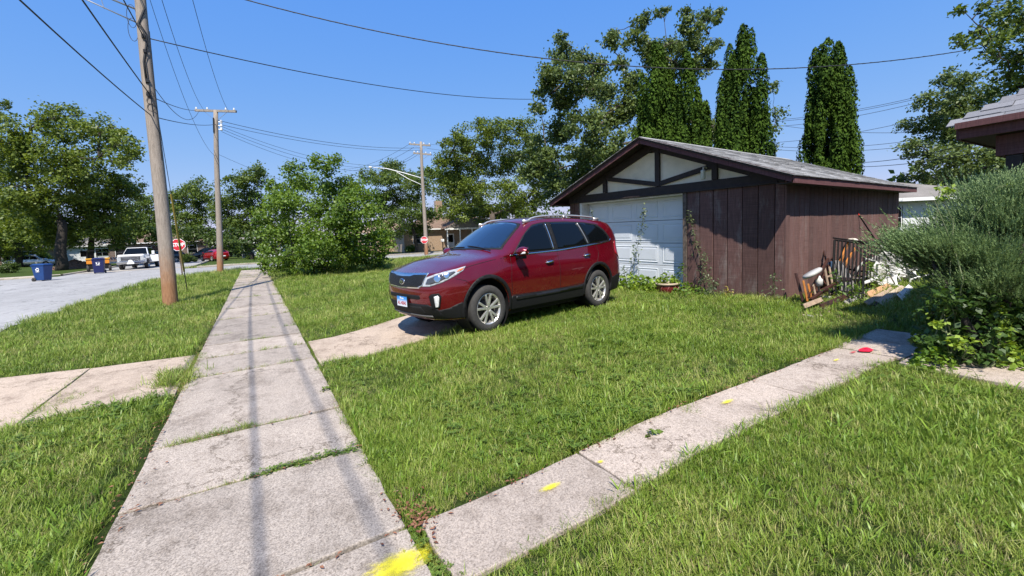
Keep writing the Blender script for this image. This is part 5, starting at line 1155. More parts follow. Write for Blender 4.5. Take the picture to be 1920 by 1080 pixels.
for i, (px, dep, lb, lab, mt) in enumerate([
    (270, 74, [(255, 395, 26), (285, 385, 28), (270, 420, 30), (300, 425, 28), (245, 430, 26), (235, 455, 22), (280, 450, 26)], 'round tree filling the gap behind the leaning pole', 'mid'),
    (360, 70, [(330, 375, 30), (365, 360, 30), (385, 385, 28), (340, 410, 32), (375, 425, 30), (330, 440, 26), (360, 455, 26)], 'broad tree rising just left of the second utility pole', 'mid'),
    (430, 66, [(420, 385, 28), (455, 350, 30), (480, 330, 24), (470, 380, 30), (430, 420, 30), (465, 425, 30), (490, 400, 26), (440, 455, 24), (480, 455, 22)], 'tree with long bare limb right of the second utility pole', 'mid'),
    (395, 58, [(345, 445, 20), (375, 440, 22), (405, 450, 20), (435, 450, 24), (450, 465, 18)], 'low dark tree arching over the red hatchback', 'dark'),
    (255, 56, [(232, 432, 20), (262, 428, 22), (290, 436, 20), (305, 448, 16), (245, 448, 14)], 'low spreading tree hiding the bungalow roof by the leaning pole', 'mid'),
    (470, 52, [(455, 462, 12), (475, 452, 16), (500, 445, 18), (490, 468, 10)], 'small tree screening the white outbuilding', 'dark'),
    (850, 60, [(815, 330, 26), (840, 380, 26), (880, 395, 24), (860, 345, 30), (905, 385, 24), (945, 395, 22)], 'dense tree directly behind the tan brick house', 'mid'),
    (200, 80, [(160, 455, 26), (200, 450, 28), (240, 440, 26), (215, 425, 26), (120, 455, 26)], 'dim tree in the shade behind the pickup', 'dark'),
    (30, 82, [(-20, 440, 40), (30, 440, 40), (80, 440, 36), (60, 400, 40), (10, 400, 40)], 'deep green tree far behind the left edge', 'dark'),
    ]): tree('background_tree', lab, far(px, 480, dep), dep, lb, LM[mt], .36, .9, .3, .3, BARKD, 20+i, .4, group='trees beyond the cross street', twigs=False)
b = G(600, 513); db = depth(b)
tree('bushy_tree', 'wide bushy tree sweeping down to the lawn beside the sidewalk', b, db, [(548, 318, 20), (590, 302, 17), (612, 312, 22), (630, 300, 12), (565, 345, 34), (620, 350, 36), (660, 350, 26), (675, 370, 34), (520, 370, 26), (510, 345, 14), (540, 390, 42), (600, 400, 48), (655, 400, 44), (695, 400, 30), (505, 420, 32), (550, 440, 46), (610, 450, 50), (665, 450, 46), (710, 440, 26), (725, 460, 16), (505, 470, 24), (520, 490, 26), (560, 485, 34), (610, 490, 34), (660, 485, 36), (700, 480, 26), (500, 502, 13), (705, 496, 15)], LM['bright'], .17, .85, .11, .12, BARKD, 6, .5, stems=5, clumps=30)
tree('background_tree', 'slim tree between the bushy tree and the far double-arm pole', far(783, 470, 48), 48, [(735, 315, 24), (725, 350, 30), (760, 330, 20), (715, 390, 30), (750, 375, 34), (785, 350, 28), (770, 400, 32), (735, 425, 28), (780, 425, 22), (805, 400, 22), (690, 330, 18)], LM['mid'], .24, .95, .18, .3, BARKD, 31, .4, group='trees beyond the cross street')
tree('background_tree', 'large spreading tree between far pole and garage', far(925, 470, 50), 50, [(865, 262, 30), (905, 250, 32), (950, 250, 32), (990, 255, 30), (855, 305, 36), (905, 300, 36), (955, 305, 36), (1000, 310, 34), (850, 350, 34), (900, 355, 36), (960, 360, 36), (1010, 370, 30), (860, 395, 30), (920, 405, 32), (980, 405, 30), (830, 300, 16), (835, 268, 12), (1030, 330, 30)], LM['maple'], .27, 1.0, .4, .3, BARK, 32, .45, group='trees beyond the cross street')
b = far(1120, 440, 25)
tree('backyard_tree', 'tall airy tree towering behind the garage gable', b, 25, [(1052, 70, 12), (1060, 100, 24), (1090, 110, 24), (1040, 140, 28), (1085, 150, 32), (1120, 130, 22), (1145, 80, 17), (1150, 65, 12), (1125, 175, 34), (1060, 195, 36), (1020, 170, 20), (1010, 205, 16), (1165, 120, 16), (1190, 75, 20), (1212, 30, 10), (1200, 45, 16), (1235, 25, 10), (1250, 18, 8), (1215, 100, 28), (1255, 90, 22), (1285, 25, 12), (1300, 50, 22), (1325, 30, 16), (1350, 22, 9), (1345, 38, 10), (1290, 85, 24), (1325, 95, 16), (1345, 80, 10), (1265, 125, 26), (1310, 125, 22), (1335, 120, 12), (1150, 215, 38), (1100, 235, 38), (1190, 200, 34), (1050, 250, 30), (1030, 300, 26), (1090, 290, 32), (1150, 280, 34), (1210, 260, 34), (1180, 150, 24), (1000, 330, 26), (1040, 345, 32), (1085, 335, 34), (1120, 300, 32), (1010, 280, 24), (1240, 230, 40), (1290, 240, 40), (1350, 250, 36)], LM['silver'], .19, 1.45, .30, .34, BARK, 7, .5, clumps=24, rc=.30)
tree('backyard_tree', 'thin leafy branches showing right of the tallest arborvitae', far(1452, 440, 24), 24, [(1448, 165, 14), (1458, 215, 16), (1450, 245, 12), (1440, 280, 16), (1435, 320, 20)], LM['silver'], .19, .62, .12, .3, BARK, 8, .2)
b = far(1775, 420, 23)
tree('backyard_tree', 'full leafy tree between the garage roof and the right house', b, 23, [(1775, 150, 22), (1800, 160, 26), (1745, 190, 24), (1790, 200, 34), (1830, 190, 34), (1715, 235, 22), (1755, 240, 34), (1800, 255, 38), (1845, 240, 36), (1705, 275, 18), (1735, 290, 28), (1780, 305, 34), (1830, 300, 36), (1870, 270, 30), (1760, 340, 26), (1720, 330, 18), (1820, 345, 28), (1870, 330, 34), (1910, 290, 36)], LM['silver'], .18, .95, .26, .3, BARKD, 9, .45)
tree('backyard_tree', 'small dark conifer low behind the garage corner', far(1700, 420, 26), 26, [(1695, 335, 13), (1690, 355, 16), (1708, 370, 18), (1685, 385, 18)], LM['dark'], .15, .8, .12, .3, BARKD, 10, .2)
b = far(2010, 440, 13)
tree('backyard_tree', 'overhanging tree crown cut by the top right corner', b, 13, [(1850, 15, 22), (1880, 30, 28), (1835, 60, 18), (1810, 80, 16), (1800, 20, 10), (1795, 72, 9), (1870, 75, 24), (1850, 105, 20), (1905, 60, 34), (1910, 110, 34), (1930, 20, 40), (1890, 140, 28), (1930, 160, 40), (1960, 90, 60), (2000, 40, 80), (1990, 150, 60), (1875, 180, 20), (1920, 205, 24)], LM['mid'], .13, .55, .22, .4, BARKD, 11, .35, clumps=20)
# arborvitae columns
MT['thuja'] = leafmat('arborvitae sprays', (.014, .036, .005), (.058, .105, .012), .12, .8, spec=.1)
def thuja(px0, px1, pytop, dep, label, seed, peaks=(0,)):
    """a dense core wrapped in upright plumes of different height, so the outline is ragged"""
    rg = np.random.default_rng(seed); cx = (px0+px1)/2; base = far(cx, 440, dep); rt = empty('arborvitae', base, 0, label, 'conifer', 'columnar arborvitae behind the garage')
    R0 = (px1-px0)/2*dep/FPX; H = D(cx, pytop, dep).z-base.z; C, Nn = [], []
    prof = lambda t: (1-t**3.4)**.7*(.82+.18*min(1, t/.3))
    plumes = []
    for dx, hh, rs in peaks:
        for k in range(int(46*rs)):
            t = rg.uniform(.02, .93); a = rg.uniform(0, 6.283); q = prof(t)*R0*rs*rg.uniform(.55, .98); pr = R0*rs*rg.uniform(.26, .44)*(1-.35*t); ph = rg.uniform(.7, 1.5)
            plumes.append((dx*R0+q*math.cos(a), q*math.sin(a), min(t*H*hh, H*hh-ph*1.25), pr, ph))
        plumes.append((dx*R0, 0, H*hh-1.1, R0*rs*.34, 1.1))
    for x, y, z, pr, ph in plumes:
        n = int(900*(pr/.4)*(ph/1.)); a = rg.uniform(0, 6.283, n); u_ = rg.uniform(-1, 1.15, n); rad = pr*np.sqrt(np.clip(1-np.where(u_ > 0, (u_/1.15)**1.6, (-u_)**2), 0, 1))*rg.uniform(.75, 1.08, n)*(1+.12*np.sin(a*5+u_*9))
        xx, yy = x+rad*np.cos(a), y+rad*np.sin(a); C.append(np.stack([xx*math.cos(YAW)+yy*math.sin(YAW), -xx*math.sin(YAW)+yy*math.cos(YAW), z+u_*ph+.1], 1))
        nx, ny = np.cos(a), np.sin(a); nn = np.stack([nx*math.cos(YAW)+ny*math.sin(YAW), -nx*math.sin(YAW)+ny*math.cos(YAW), .3+.6*np.clip(u_, 0, 1)], 1)+rg.normal(0, .45, (n, 3)); Nn.append(nn/np.linalg.norm(nn, axis=1)[:, None])
    C, Nn = np.concatenate(C), np.concatenate(Nn); n = len(C)
    up = np.array([0, 0, 1.])+rg.normal(0, .35, (n, 3)); tt = up-Nn*np.sum(up*Nn, 1)[:, None]; tt /= np.linalg.norm(tt, axis=1)[:, None]; ss = np.cross(Nn, tt); L = .15*rg.uniform(.5, 1.2, n)[:, None]
    V = np.empty((n, 4, 3)); V[:, 0] = C-tt*L*.5; V[:, 1] = C+ss*L*.26; V[:, 2] = C+tt*L*.6; V[:, 3] = C-ss*L*.26
    obj('crown', npmesh('crown', V.reshape(-1, 3), np.arange(4*n).reshape(n, 4)), MT['thuja'], rt); MB().tube([(0, 0, -.2), (0, 0, H*.6)], [.14, .05], 8).build('trunk', BARKD, rt)
thuja(1186, 1288, 98, 19.5, 'arborvitae with several tips, leftmost behind the gable peak', 41, [(0, 1, .8), (-.35, .84, .62), (.35, .90, .62), (.1, .78, .7)])
thuja(1250, 1346, 112, 19.0, 'broad arborvitae second from left, right of the gable peak', 42, [(-.1, 1, .75), (.35, .78, .6), (-.4, .86, .5)])
thuja(1341, 1446, 68, 18.5, 'tallest arborvitae rising above the middle of the garage roof', 43, [(.1, 1, .82), (-.3, .87, .66), (.3, .74, .66)])
thuja(1503, 1613, 92, 19.5, 'isolated arborvitae standing alone over the rear roof edge', 44, [(-.1, 1, .78), (.22, .9, .74), (-.3, .8, .66)])
# far shrubs
def shrub(name, px, py, dep, rpx, mat, label, leaf=.14, n=5, seed=0, flat=.8):
    P = G(px, py) if dep is None else far(px, py, dep); dp = depth(P); rg = np.random.default_rng(60+seed); rt = empty(name, P, 0, label, 'shrub'); R0 = rpx*dp/FPX
    V, F = crown_np([(np.array([rg.uniform(-.6, .6)*R0, rg.uniform(-.5, .5)*R0, R0*flat*rg.uniform(.35, .9)]), R0*rg.uniform(.45, .7)) for _ in range(n)], rg, leaf, .8, 16); obj('foliage', npmesh('foliage', V, F), mat, rt)
    g = MB()
    for k in range(5): g.tube([(0, 0, -.1), tuple(rg.normal(0, R0*.25, 2))+(R0*flat*.9,)], .02, 4)
    g.build('stem', BARKD, rt); return rt
shrub('clipped_shrub', 20, 512, None, 17, LM['dark'], 'dark low clipped shrub at the left edge of the far lawn', seed=1)
shrub('loose_shrub', 70, 499, None, 22, LM['bright'], 'yellow-green loose shrub between the two left trunks', seed=2)
shrub('loose_shrub', 355, 490, 50, 16, LM['mid'], 'leafy shrub just right of the near stop sign', seed=3)
shrub('clipped_shrub', 768, 474, 52, 11, LM['bright'], 'small round shrub in front of the tan brick house', seed=4)
shrub('loose_shrub', 470, 487, 52, 9, LM['mid'], 'low shrub by the white outbuilding', seed=5)
# hedge-like mass far off along the horizon
V, F = crown_np([(np.array([x, 115+12*math.sin(x*.3), 3.2+1.6*math.sin(x*.17)+1.2*math.sin(x*.41)]), 4.5+1.5*math.sin(x*.23)) for x in np.arange(-130, 190, 5.)], np.random.default_rng(77), .7, .3, 20)
tag(obj('distant_woods', npmesh('distant_woods', V, F), LM['dark']), 'distant dark band of trees closing the horizon', 'trees', kind='stuff')
V, F = crown_np([(np.array([60+20*math.sin(y), y, 3.+1.2*math.sin(y*.4)]), 4.2+1.2*math.sin(y*.23)) for y in np.arange(-40, 110, 5.)], np.random.default_rng(78), .7, .3, 20)
tag(obj('distant_woods', npmesh('distant_woods', V, F), LM['dark']), 'distant dark trees beyond the right backyards', 'trees', kind='stuff')

# ---------------------------------------------------------------- juniper
MT['juniper'] = leafmat('juniper needles', (.04, .088, .032), (.19, .27, .105), .2, .6)
rg = np.random.default_rng(99); JB = G(1850, 688); jd = depth(JB)+.35
jun = empty('juniper_shrub', JB, 0, 'spreading blue-green juniper in front of the right house', 'shrub')
lob = [(1790, 480, 50), (1838, 440, 64), (1890, 405, 68), (1762, 492, 28), (1722, 470, 8), (1812, 515, 66), (1880, 480, 95), (1930, 470, 110), (1850, 530, 70), (1920, 540, 80), (1990, 520, 110), (1885, 365, 40), (1930, 380, 60)]
C, Tt, Ln = [], [], []; ctr = np.array(D(1880, 620, jd))
wood = MB()
for px, py, rp in lob:
    dd = jd+rg.uniform(-.5, .5); px += 14; c = np.array(D(px, py, dd)); r = rp*.72*dd/FPX; ns = int(900*r/.45)
    wood.tube([np.array([0, 0, .05]), (c-np.array(JB))*.55+rg.normal(0, .06, 3), c-np.array(JB)], [.05, .03, .012], 6)
    for k in range(int(14+15*r)):
        d = rg.normal(size=3); d[2] = d[2]*.8+.25; d /= np.linalg.norm(d); pc = c+d*r*rg.uniform(.55, 1.0); out = (pc-ctr)*np.array([1, 1, .4]); out /= np.linalg.norm(out)+1e-9
        nrm_ = np.array([0, 0, 1.])+out*-.25+rg.normal(0, .18, 3); nrm_ /= np.linalg.norm(nrm_); e1 = np.cross(nrm_, [1, .3, 0]); e1 /= np.linalg.norm(e1); e2 = np.cross(nrm_, e1); sp_ = rg.uniform(.13, .22)
        for j in range(int(95*(sp_/.17)**2)):
            p0 = pc+e1*rg.normal(0, sp_)+e2*rg.normal(0, sp_)+nrm_*rg.normal(0, .03); ax = out*.75+nrm_*.35+(p0-pc)*1.6+rg.normal(0, .2, 3); ax /= np.linalg.norm(ax); L = rg.uniform(.07, .19); m_ = 12
            t = np.linspace(0, 1, m_); base_ = p0[None]+ax[None]*(L*t)[:, None]+np.array([0, 0, .03])[None]*(t**2)[:, None]
            side = rg.normal(size=(m_, 3)); side -= ax[None]*np.sum(side*ax, 1)[:, None]; side /= np.linalg.norm(side, axis=1)[:, None]
            dirn = ax[None]*1.0+side*(1-t*.6)[:, None]*.6; dirn /= np.linalg.norm(dirn, axis=1)[:, None]
            C.append(base_); Tt.append(dirn); Ln.append(.036*(1.15-.5*t)*rg.uniform(.8, 1.25))
C, Tt, Ln = np.concatenate(C), np.concatenate(Tt), np.concatenate(Ln)[:, None]; n = len(C); sd_ = np.cross(Tt, rg.normal(size=(n, 3))); sd_ /= np.linalg.norm(sd_, axis=1)[:, None]
V = np.empty((n, 3, 3)); V[:, 0] = C-sd_*.0055; V[:, 1] = C+sd_*.0055; V[:, 2] = C+Tt*Ln; V -= np.array(JB)
obj('foliage', npmesh('foliage', V.reshape(-1, 3), np.arange(3*n).reshape(n, 3)), MT['juniper'], jun); wood.build('branch', BARKD, jun, True)
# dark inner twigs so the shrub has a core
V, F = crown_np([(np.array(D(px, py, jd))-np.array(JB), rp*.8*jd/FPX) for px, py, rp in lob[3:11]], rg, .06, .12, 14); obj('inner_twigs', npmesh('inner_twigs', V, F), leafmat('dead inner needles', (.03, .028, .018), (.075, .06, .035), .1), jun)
# creeper growing through it
def creeper(name, lobes, dep, leaf, mat, label, base, dens=.5, seed=0, clumps=16):
    rg = np.random.default_rng(200+seed); B = Vector(base); rt = empty(name, B, 0, label, 'creeper'); LB = [(np.array(D(px, py, dep+rg.uniform(-.15, .15))-B), rp*dep/FPX) for px, py, rp in lobes]
    V, F = crown_np(LB, rg, leaf, dens, clumps, .3); obj('foliage', npmesh('foliage', V, F), mat, rt); g = MB()
    for c, r in LB: limb(g, (0, 0, .02), c, .008, .003, rg, 6, .15)
    g.build('stem', MT['stem'], rt)
creeper('creeper', [(1755, 600, 24), (1770, 580, 22), (1755, 645, 28), (1790, 625, 40), (1735, 640, 16), (1800, 585, 30), (1830, 650, 40), (1770, 660, 26), (1885, 655, 40), (1910, 610, 34), (1850, 595, 40), (1890, 570, 40), (1940, 640, 60), (1780, 560, 26), (1940, 580, 50), (1820, 555, 34)], jd-.25, .075, leafmat('dark creeper leaf', (.018, .05, .008), (.06, .115, .018), .25), 'dark leafy creeper filling the foot of the juniper', G(1800, 688), .75, 1, 22)
creeper('creeper', [(1795, 640, 12), (1815, 645, 12), (1868, 585, 13), (1878, 605, 13), (1885, 620, 10), (1895, 655, 14), (1905, 680, 14), (1880, 685, 12), (1760, 605, 10)], jd-.45, .06, MT['ivy'], 'bright lime creeper leaves in front of the juniper', G(1850, 695), .55, 2, 8)
creeper('creeper', [(1762, 352, 9), (1768, 375, 8), (1780, 360, 7), (1912, 345, 9), (1900, 350, 7)], jd-.1, .055, MT['ivy'], 'lime creeper shoots poking out of the juniper top', G(1780, 688), .5, 3, 6)
patch('fern_weed', G(1750, 690).x, G(1750, 690).y, .30, .18, .22, 300, .07, MT['creeper'], 'low feathery weed at the corner of the walkway and juniper')
patch('fern_weed', G(1890, 690).x, G(1890, 690).y, .25, .18, .25, 160, .08, MT['ivy'], 'broad-leaved weed at the path edge below the juniper')
patch('dock_weed', G(1225, 822).x, G(1225, 822).y, .09, .05, .05, 26, .045, MT['clover'], 'small broad weed spilling onto the middle of the walkway edge')
patch('dock_weed', G(608, 738).x+.03, G(608, 738).y, .07, .05, .06, 30, .05, MT['clover'], 'yellowish weed clump leaning on the right sidewalk edge')
# ================================================================ utility poles, wires, signs
def pole_mat():
    m, nt, b = newmat('weathered utility pole'); p = objco(nt); sp = N(nt, 'ShaderNodeSeparateXYZ'); nt.links.new(p, sp.inputs[0])
    gr = ramp(nt, noise(nt, 7, 8, .8, stretch(nt, p, (6, 6, .25))).outputs[0], [(.3, (.13, .105, .085)), (.5, (.25, .21, .175)), (.7, (.36, .31, .265))]).outputs[0]
    br = ramp(nt, noise(nt, 7, 8, .8, stretch(nt, p, (6, 6, .3))).outputs[0], [(.3, (.14, .06, .028)), (.55, (.30, .155, .075)), (.75, (.38, .23, .13))]).outputs[0]
    nz = noise(nt, 3, 4, .7, p); a = N(nt, 'ShaderNodeMath', operation='MULTIPLY_ADD'); a.inputs[1].default_value = 1.2; nt.links.new(nz.outputs[0], a.inputs[0]); nt.links.new(sp.outputs[2], a.inputs[2])
    fz = ramp(nt, a.outputs[0], [(0, (1,)*3), (.3, (1,)*3), (.62, (0,)*3)]); mr = N(nt, 'ShaderNodeMapRange'); mr.inputs[1].default_value = 0; mr.inputs[2].default_value = 4; nt.links.new(a.outputs[0], mr.inputs[0]); nt.links.new(mr.outputs[0], fz.inputs[0])
    nt.links.new(mix(nt, fz.outputs[0], gr, br), b.inputs['Base Color']); b.inputs['Roughness'].default_value = .9
    bump(nt, b, noise(nt, 9, 7, .8, stretch(nt, p, (6, 6, .2))).outputs[0], .7, .012); return m
POLE = pole_mat(); CROSS = pm('grey crossarm wood', (.25, .22, .19), .9, .3, 8, bmp=.3)
CABLE = pm('black cable', (.012, .012, .013), .6, .1); PORC = pm('white porcelain', (.6, .6, .6), .25, .05)
def poleshaft(rt, tip, r0, r1):
    tip = Vector(tip); g = MB().tube([Vector((0, 0, -.3))]+[tip*t + Vector((.02*math.sin(t*7), 0, 0)) for t in np.linspace(0, 1, 12)], [r0*1.03]+[r0+(r1-r0)*t for t in np.linspace(0, 1, 12)], 20); return g.build('shaft', POLE, rt, True)
# near pole
B1 = G(320, 571); d1_ = depth(B1)
up1 = D(268, 40, d1_*1.0)-B1; tip1 = up1*(11.8/up1.z)
p1 = empty('utility_pole', B1, 0, 'near leaning wooden utility pole with orange-brown foot on the verge', 'utility pole')
poleshaft(p1, tip1, .20, .13)
def on1(py): 
    # point on the near pole at image height py
    lo, hi = 0., 1.
    for _ in range(40):
        m_ = (lo+hi)/2; q = np.array(B1+tip1*m_)-CAM; y = CY-FPX*(q@_u)/(q@_f)
        if y > py: lo = m_
        else: hi = m_
    return B1+tip1*lo
def onpole(B, tip, py):
    lo, hi = 0., 1.
    for _ in range(40):
        m_ = (lo+hi)/2; q = np.array(B+tip*m_)-CAM; y = CY-FPX*(q@_u)/(q@_f)
        if y > py: lo = m_
        else: hi = m_
    return B+tip*lo
RGT = Vector(_r0); UPV = Vector((0, 0, 1))
MB().bar(tip1*.965-Vector((1.1, .1, 0)), tip1*.965+Vector((1.1, -.1, 0)), .1, .12).build('crossarm', CROSS, p1)
# street light arm: two pipes with rungs going up and left over the street
a0, a1 = on1(22)-B1, on1(48)-B1; e0, e1 = a0+Vector((-3.2, .3, .9)), a1+Vector((-3.0, .3, 1.15))
MB().tube([a0, a0.lerp(e0, .5)+Vector((0, 0, .1)), e0], .028, 8).build('lamp_arm', MT['steel'], p1, True); MB().tube([a1, a1.lerp(e1, .5)+Vector((0, 0, .05)), e1], .02, 8).build('lamp_arm', MT['steel'], p1, True)
for t in (.3, .6): MB().tube([a0.lerp(e0, t), a1.lerp(e1, t)], .012, 6).build('arm_brace', MT['steel'], p1)
MB().lathe([(.001, -.12), (.12, -.09), (.17, 0), (.12, .07), (.001, .09)], 16).build('lamp_head', MT['steel'], p1, True).location = e0+Vector((-.25, 0, 0))
pts = [on1(y)-B1+Vector((.10*math.sin(y*.1), -.16, 0)) for y in (0, 20, 50, 70, 90, 120, 160)]
MB().tube(pts, .03, 6).build('riser_cable', CABLE, p1, True); MB().tube([p+Vector((.05, -.02, 0)) for p in pts[2:]]+[on1(220)-B1+Vector((.05, -.17, 0))], .01, 5).build('riser_cable', CABLE, p1)
MB().tube([on1(y)-B1+Vector((.15, -.12, 0)) for y in (60, 100, 140, 200, 260, 300)], .012, 5).build('ground_wire', CABLE, p1)
for y, s_ in ((72, .09), (155, .08), (180, .09), (100, .07)): MB().box(on1(y)-B1+Vector((.0, -.18, 0)), (s_, .08, s_*1.3)).build('clamp', MT['darkmetal'], p1)
for k in range(3):
    c = on1(180+k*12)-B1+Vector((.02, -.17, 0)); MB().tube([c+Vector((.09*math.cos(a), 0, .12*math.sin(a))) for a in np.linspace(0, 6.28, 14)], .008, 5).build('wire_loop', CABLE, p1)
for y in (35, 60): c = on1(y)-B1; MB().tube([c+Vector((-.15-.12*math.cos(a)-.1, -.05, .35*math.sin(a))) for a in np.linspace(0, 6.28, 16)], .008, 5).build('wire_loop', CABLE, p1)
# second pole
B2 = G(413, 511); up2 = D(404, 207, depth(B2))-B2; p2 = empty('utility_pole', B2, 0, 'second utility pole with a single crossarm at the sidewalk end', 'utility pole'); poleshaft(p2, up2, .19, .13)
arm_l, arm_r = D(366, 207, depth(B2)+.2)-B2, D(443, 209, depth(B2)-.2)-B2
MB().bar(arm_l, arm_r, .12, .14).build('crossarm', CROSS, p2)
def insul(rt, P, s=1.): return MB().lathe([(.001, .0), (.05*s, .01*s), (.06*s, .05*s), (.035*s, .07*s), (.055*s, .11*s), (.03*s, .15*s), (.001, .16*s)], 10).build('insulator', PORC, rt, True)
for t in (.03, .30, .75, .95): o = insul(p2, 0); o.location = arm_l.lerp(arm_r, t)+Vector((0, 0, .07))
for k in range(3):
    c = onpole(B2, up2, 228+k*7)-B2; MB().tube([c, c+Vector((.25, -.05, -.02))], .02, 6).build('bracket', MT['steel'], p2); o = insul(p2, 0, 1.4); o.location = c+Vector((.3, -.06, -.1))
MB().bar(up2*.86+Vector((-.12, -.12, 0)), up2*.95+Vector((-.12, -.12, 0)), .09, .07).build('riser_guard', MT['black'], p2)
for s_ in (-1, 1): MB().bar(Vector((0, -.1, up2.z-.75))+Vector((up2.x, up2.y, 0)), Vector(((arm_l if s_ < 0 else arm_r))).lerp(Vector((up2.x, up2.y, up2.z-.05)), .4), .03, .01).build('arm_brace', MT['steel'], p2)
# third pole, double crossarm and lamp arm
B3 = gz(D(799, 470, 43)); B3.z = T(B3.x, B3.y); up3 = D(789, 266, 43)-B3; p3 = empty('utility_pole', B3, 0, 'far utility pole with two crossarms and a street light arm', 'utility pole'); poleshaft(p3, up3, .20, .13)
for xl, xr, y in ((767, 807, 271), (775, 809, 288)):
    q0, q1 = D(xl, y-1, 43.2)-B3, D(xr, y+2, 42.8)-B3; MB().bar(q0, q1, .12, .15).build('crossarm', CROSS, p3)
    MB().bar(q0.lerp(q1, .15), Vector((up3.x*.93, up3.y*.93-.1, q0.z-.75)), .03, .02).build('arm_brace', MT['steel'], p3); MB().bar(q1.lerp(q0, .1), Vector((up3.x*.93, up3.y*.93-.1, q0.z-.75)), .03, .02).build('arm_brace', MT['steel'], p3)
    for t in (.05, .25, .7, .95): o = insul(p3, 0); o.location = q0.lerp(q1, t)+Vector((0, 0, .08))
la = [D(794, 335, 43)-B3, D(760, 325, 43.3)-B3, D(725, 316, 43.6)-B3, D(700, 314, 43.8)-B3]
MB().tube(la, .04, 8).build('lamp_arm', MT['white'], p3, True); MB().tube([D(796, 349, 43)-B3, D(765, 335, 43.3)-B3, D(740, 320, 43.5)-B3], .03, 8).build('lamp_arm', MT['white'], p3, True)
MB().lathe([(.001, -.1), (.14, -.07), (.2, .0), (.12, .08), (.001, .09)], 14).build('lamp_head', MT['white'], p3, True).location = la[-1]+Vector((-.3, 0, 0))
# overhead cables
def wire(A, Bp, sag, r, label, n=28, name='overhead_cable', lash=0.):
    A, Bp = Vector(A), Vector(Bp); pts = [(Bp-A)*t+Vector((0, 0, -4*sag*t*(1-t))) for t in np.linspace(0, 1, n)]
    g = MB().tube(pts, r, 6)
    if lash: g.tube([p+Vector((lash*math.sin(i*1.9), 0, lash*math.cos(i*1.9))) for i, p in enumerate([(Bp-A)*t+Vector((0, 0, -4*sag*t*(1-t))) for t in np.linspace(0, 1, n*3)])], r*.7, 5)
    o = g.build(name, CABLE, None, True); o.location = A; return tag(o, label, 'cable', 'overhead cables')
PREV = Vector((-2.5, -16, T(0, 0)))
wire(on1(178), PREV+Vector((.2, 0, 7.6)), .55, .017, 'thick black cable sweeping down to the near pole from the top left')
wire(on1(218), PREV+Vector((-.9, 2, 6.4)), .75, .014, 'lowest thin cable curving into the near pole above the left trees')
wire(on1(72), PREV+Vector((.3, 0, 8.8)), .5, .016, 'heavy cable leaving the near pole steeply out of the top of the picture')
wire(on1(70), D(1000, 186, 27), .5, .016, 'thin cable running from the near pole to the tall tree behind the garage')
wire(on1(-60), D(1836, 90, 16), 1.75, .016, 'long sagging twisted cable crossing the whole sky to the right trees', 60, lash=.014)
wire(on1(148), B2+arm_l.lerp(arm_r, .1), .9, .012, 'slack cable looping from near pole to second pole crossarm')
wire(on1(180), B2+arm_l, .12, .014, 'straight cable from near pole to the left end of the second pole crossarm')
wire(on1(218), onpole(B2, up2, 233), .15, .014, 'straight lower cable between near pole and second pole')
wire(tip1+B1+Vector((.2, 0, -.2)), B2+arm_l.lerp(arm_r, .2)+Vector((0, 0, .1)), .8, .010, 'left of two power lines dropping from the top edge to the second pole')
wire(tip1+B1+Vector((1.1, 0, -.2)), B2+arm_l.lerp(arm_r, .8)+Vector((0, 0, .1)), .8, .010, 'right of two power lines dropping from the top edge to the second pole')
wire(tip1+B1+Vector((.0, 0, -.9)), onpole(B2, up2, 293), 1.4, .008, 'thin slack wire drooping to the middle of the second pole')
q3 = lambda px, py: D(px, py, 43)
wire(onpole(B2, up2, 225)+Vector((.1, 0, 0)), q3(790, 277), .6, .016, 'upper cable from the second pole to the far double-arm pole')
wire(onpole(B2, up2, 233)+Vector((.3, 0, 0)), q3(790, 282), .55, .014, 'second cable just below the upper one towards the far pole')
for k, (ya, px, py, lab) in enumerate([(236, 760, 308, 'highest of three drooping cables over the bushy tree'), (241, 740, 312, 'middle of three drooping cables over the bushy tree'), (246, 720, 318, 'lowest of three drooping cables over the bushy tree')]): wire(onpole(B2, up2, ya)+Vector((.3, 0, 0)), D(px, py, 44+k), 1.0, .011, lab)
wire(onpole(B2, up2, 288), D(600, 352, 60), .5, .009, 'faint thin wire from the middle of the second pole into the trees')
for k, (a, b_, lab) in enumerate([((768, 270), (640, 318), 'left fan wire leaving the far pole upper crossarm'), ((776, 276), (655, 320), 'right fan wire leaving the far pole upper crossarm'), ((778, 288), (690, 316), 'upper fan wire from the far pole lower crossarm'), ((782, 291), (665, 330), 'lower fan wire from the far pole lower crossarm')]): wire(q3(*a), D(*b_, 62), .6, .014, lab)
wire(q3(800, 278), D(1205, 286, 30), .5, .014, 'dark cable from the far pole passing behind the garage peak')
wire(q3(800, 270), D(1060, 262, 52), .5, .010, 'thin upper wire from the far pole into the large tree')
wire(q3(800, 364), D(1040, 358, 46), .2, .014, 'pale low cable crossing the large tree at mid height')
for k, (a, b_, lab) in enumerate([((1440, 226), (1760, 172), 'highest of the lines right of the isolated arborvitae'), ((1440, 229), (1762, 175), 'close twin just under the highest right-hand line'), ((1445, 238), (1745, 186), 'third line from the top right of the isolated arborvitae'), ((1440, 231), (1720, 248), 'line sloping the other way across the right-hand lines'), ((1440, 268), (1745, 218), 'fifth line rising towards the right tree'), ((1430, 273), (1700, 265), 'upper of two level lines above the garage roof end'), ((1430, 278), (1700, 275), 'lower of two level lines above the garage roof end'), ((1560, 304), (1830, 266), 'cable over the garage roof end reaching the right house'), ((1560, 312), (1900, 272), 'lowest cable over the garage roof end reaching the right house')]):
    wire(D(*a, 30 if k < 7 else 21), D(*b_, 24 if k < 7 else 14), .25, .013, lab)
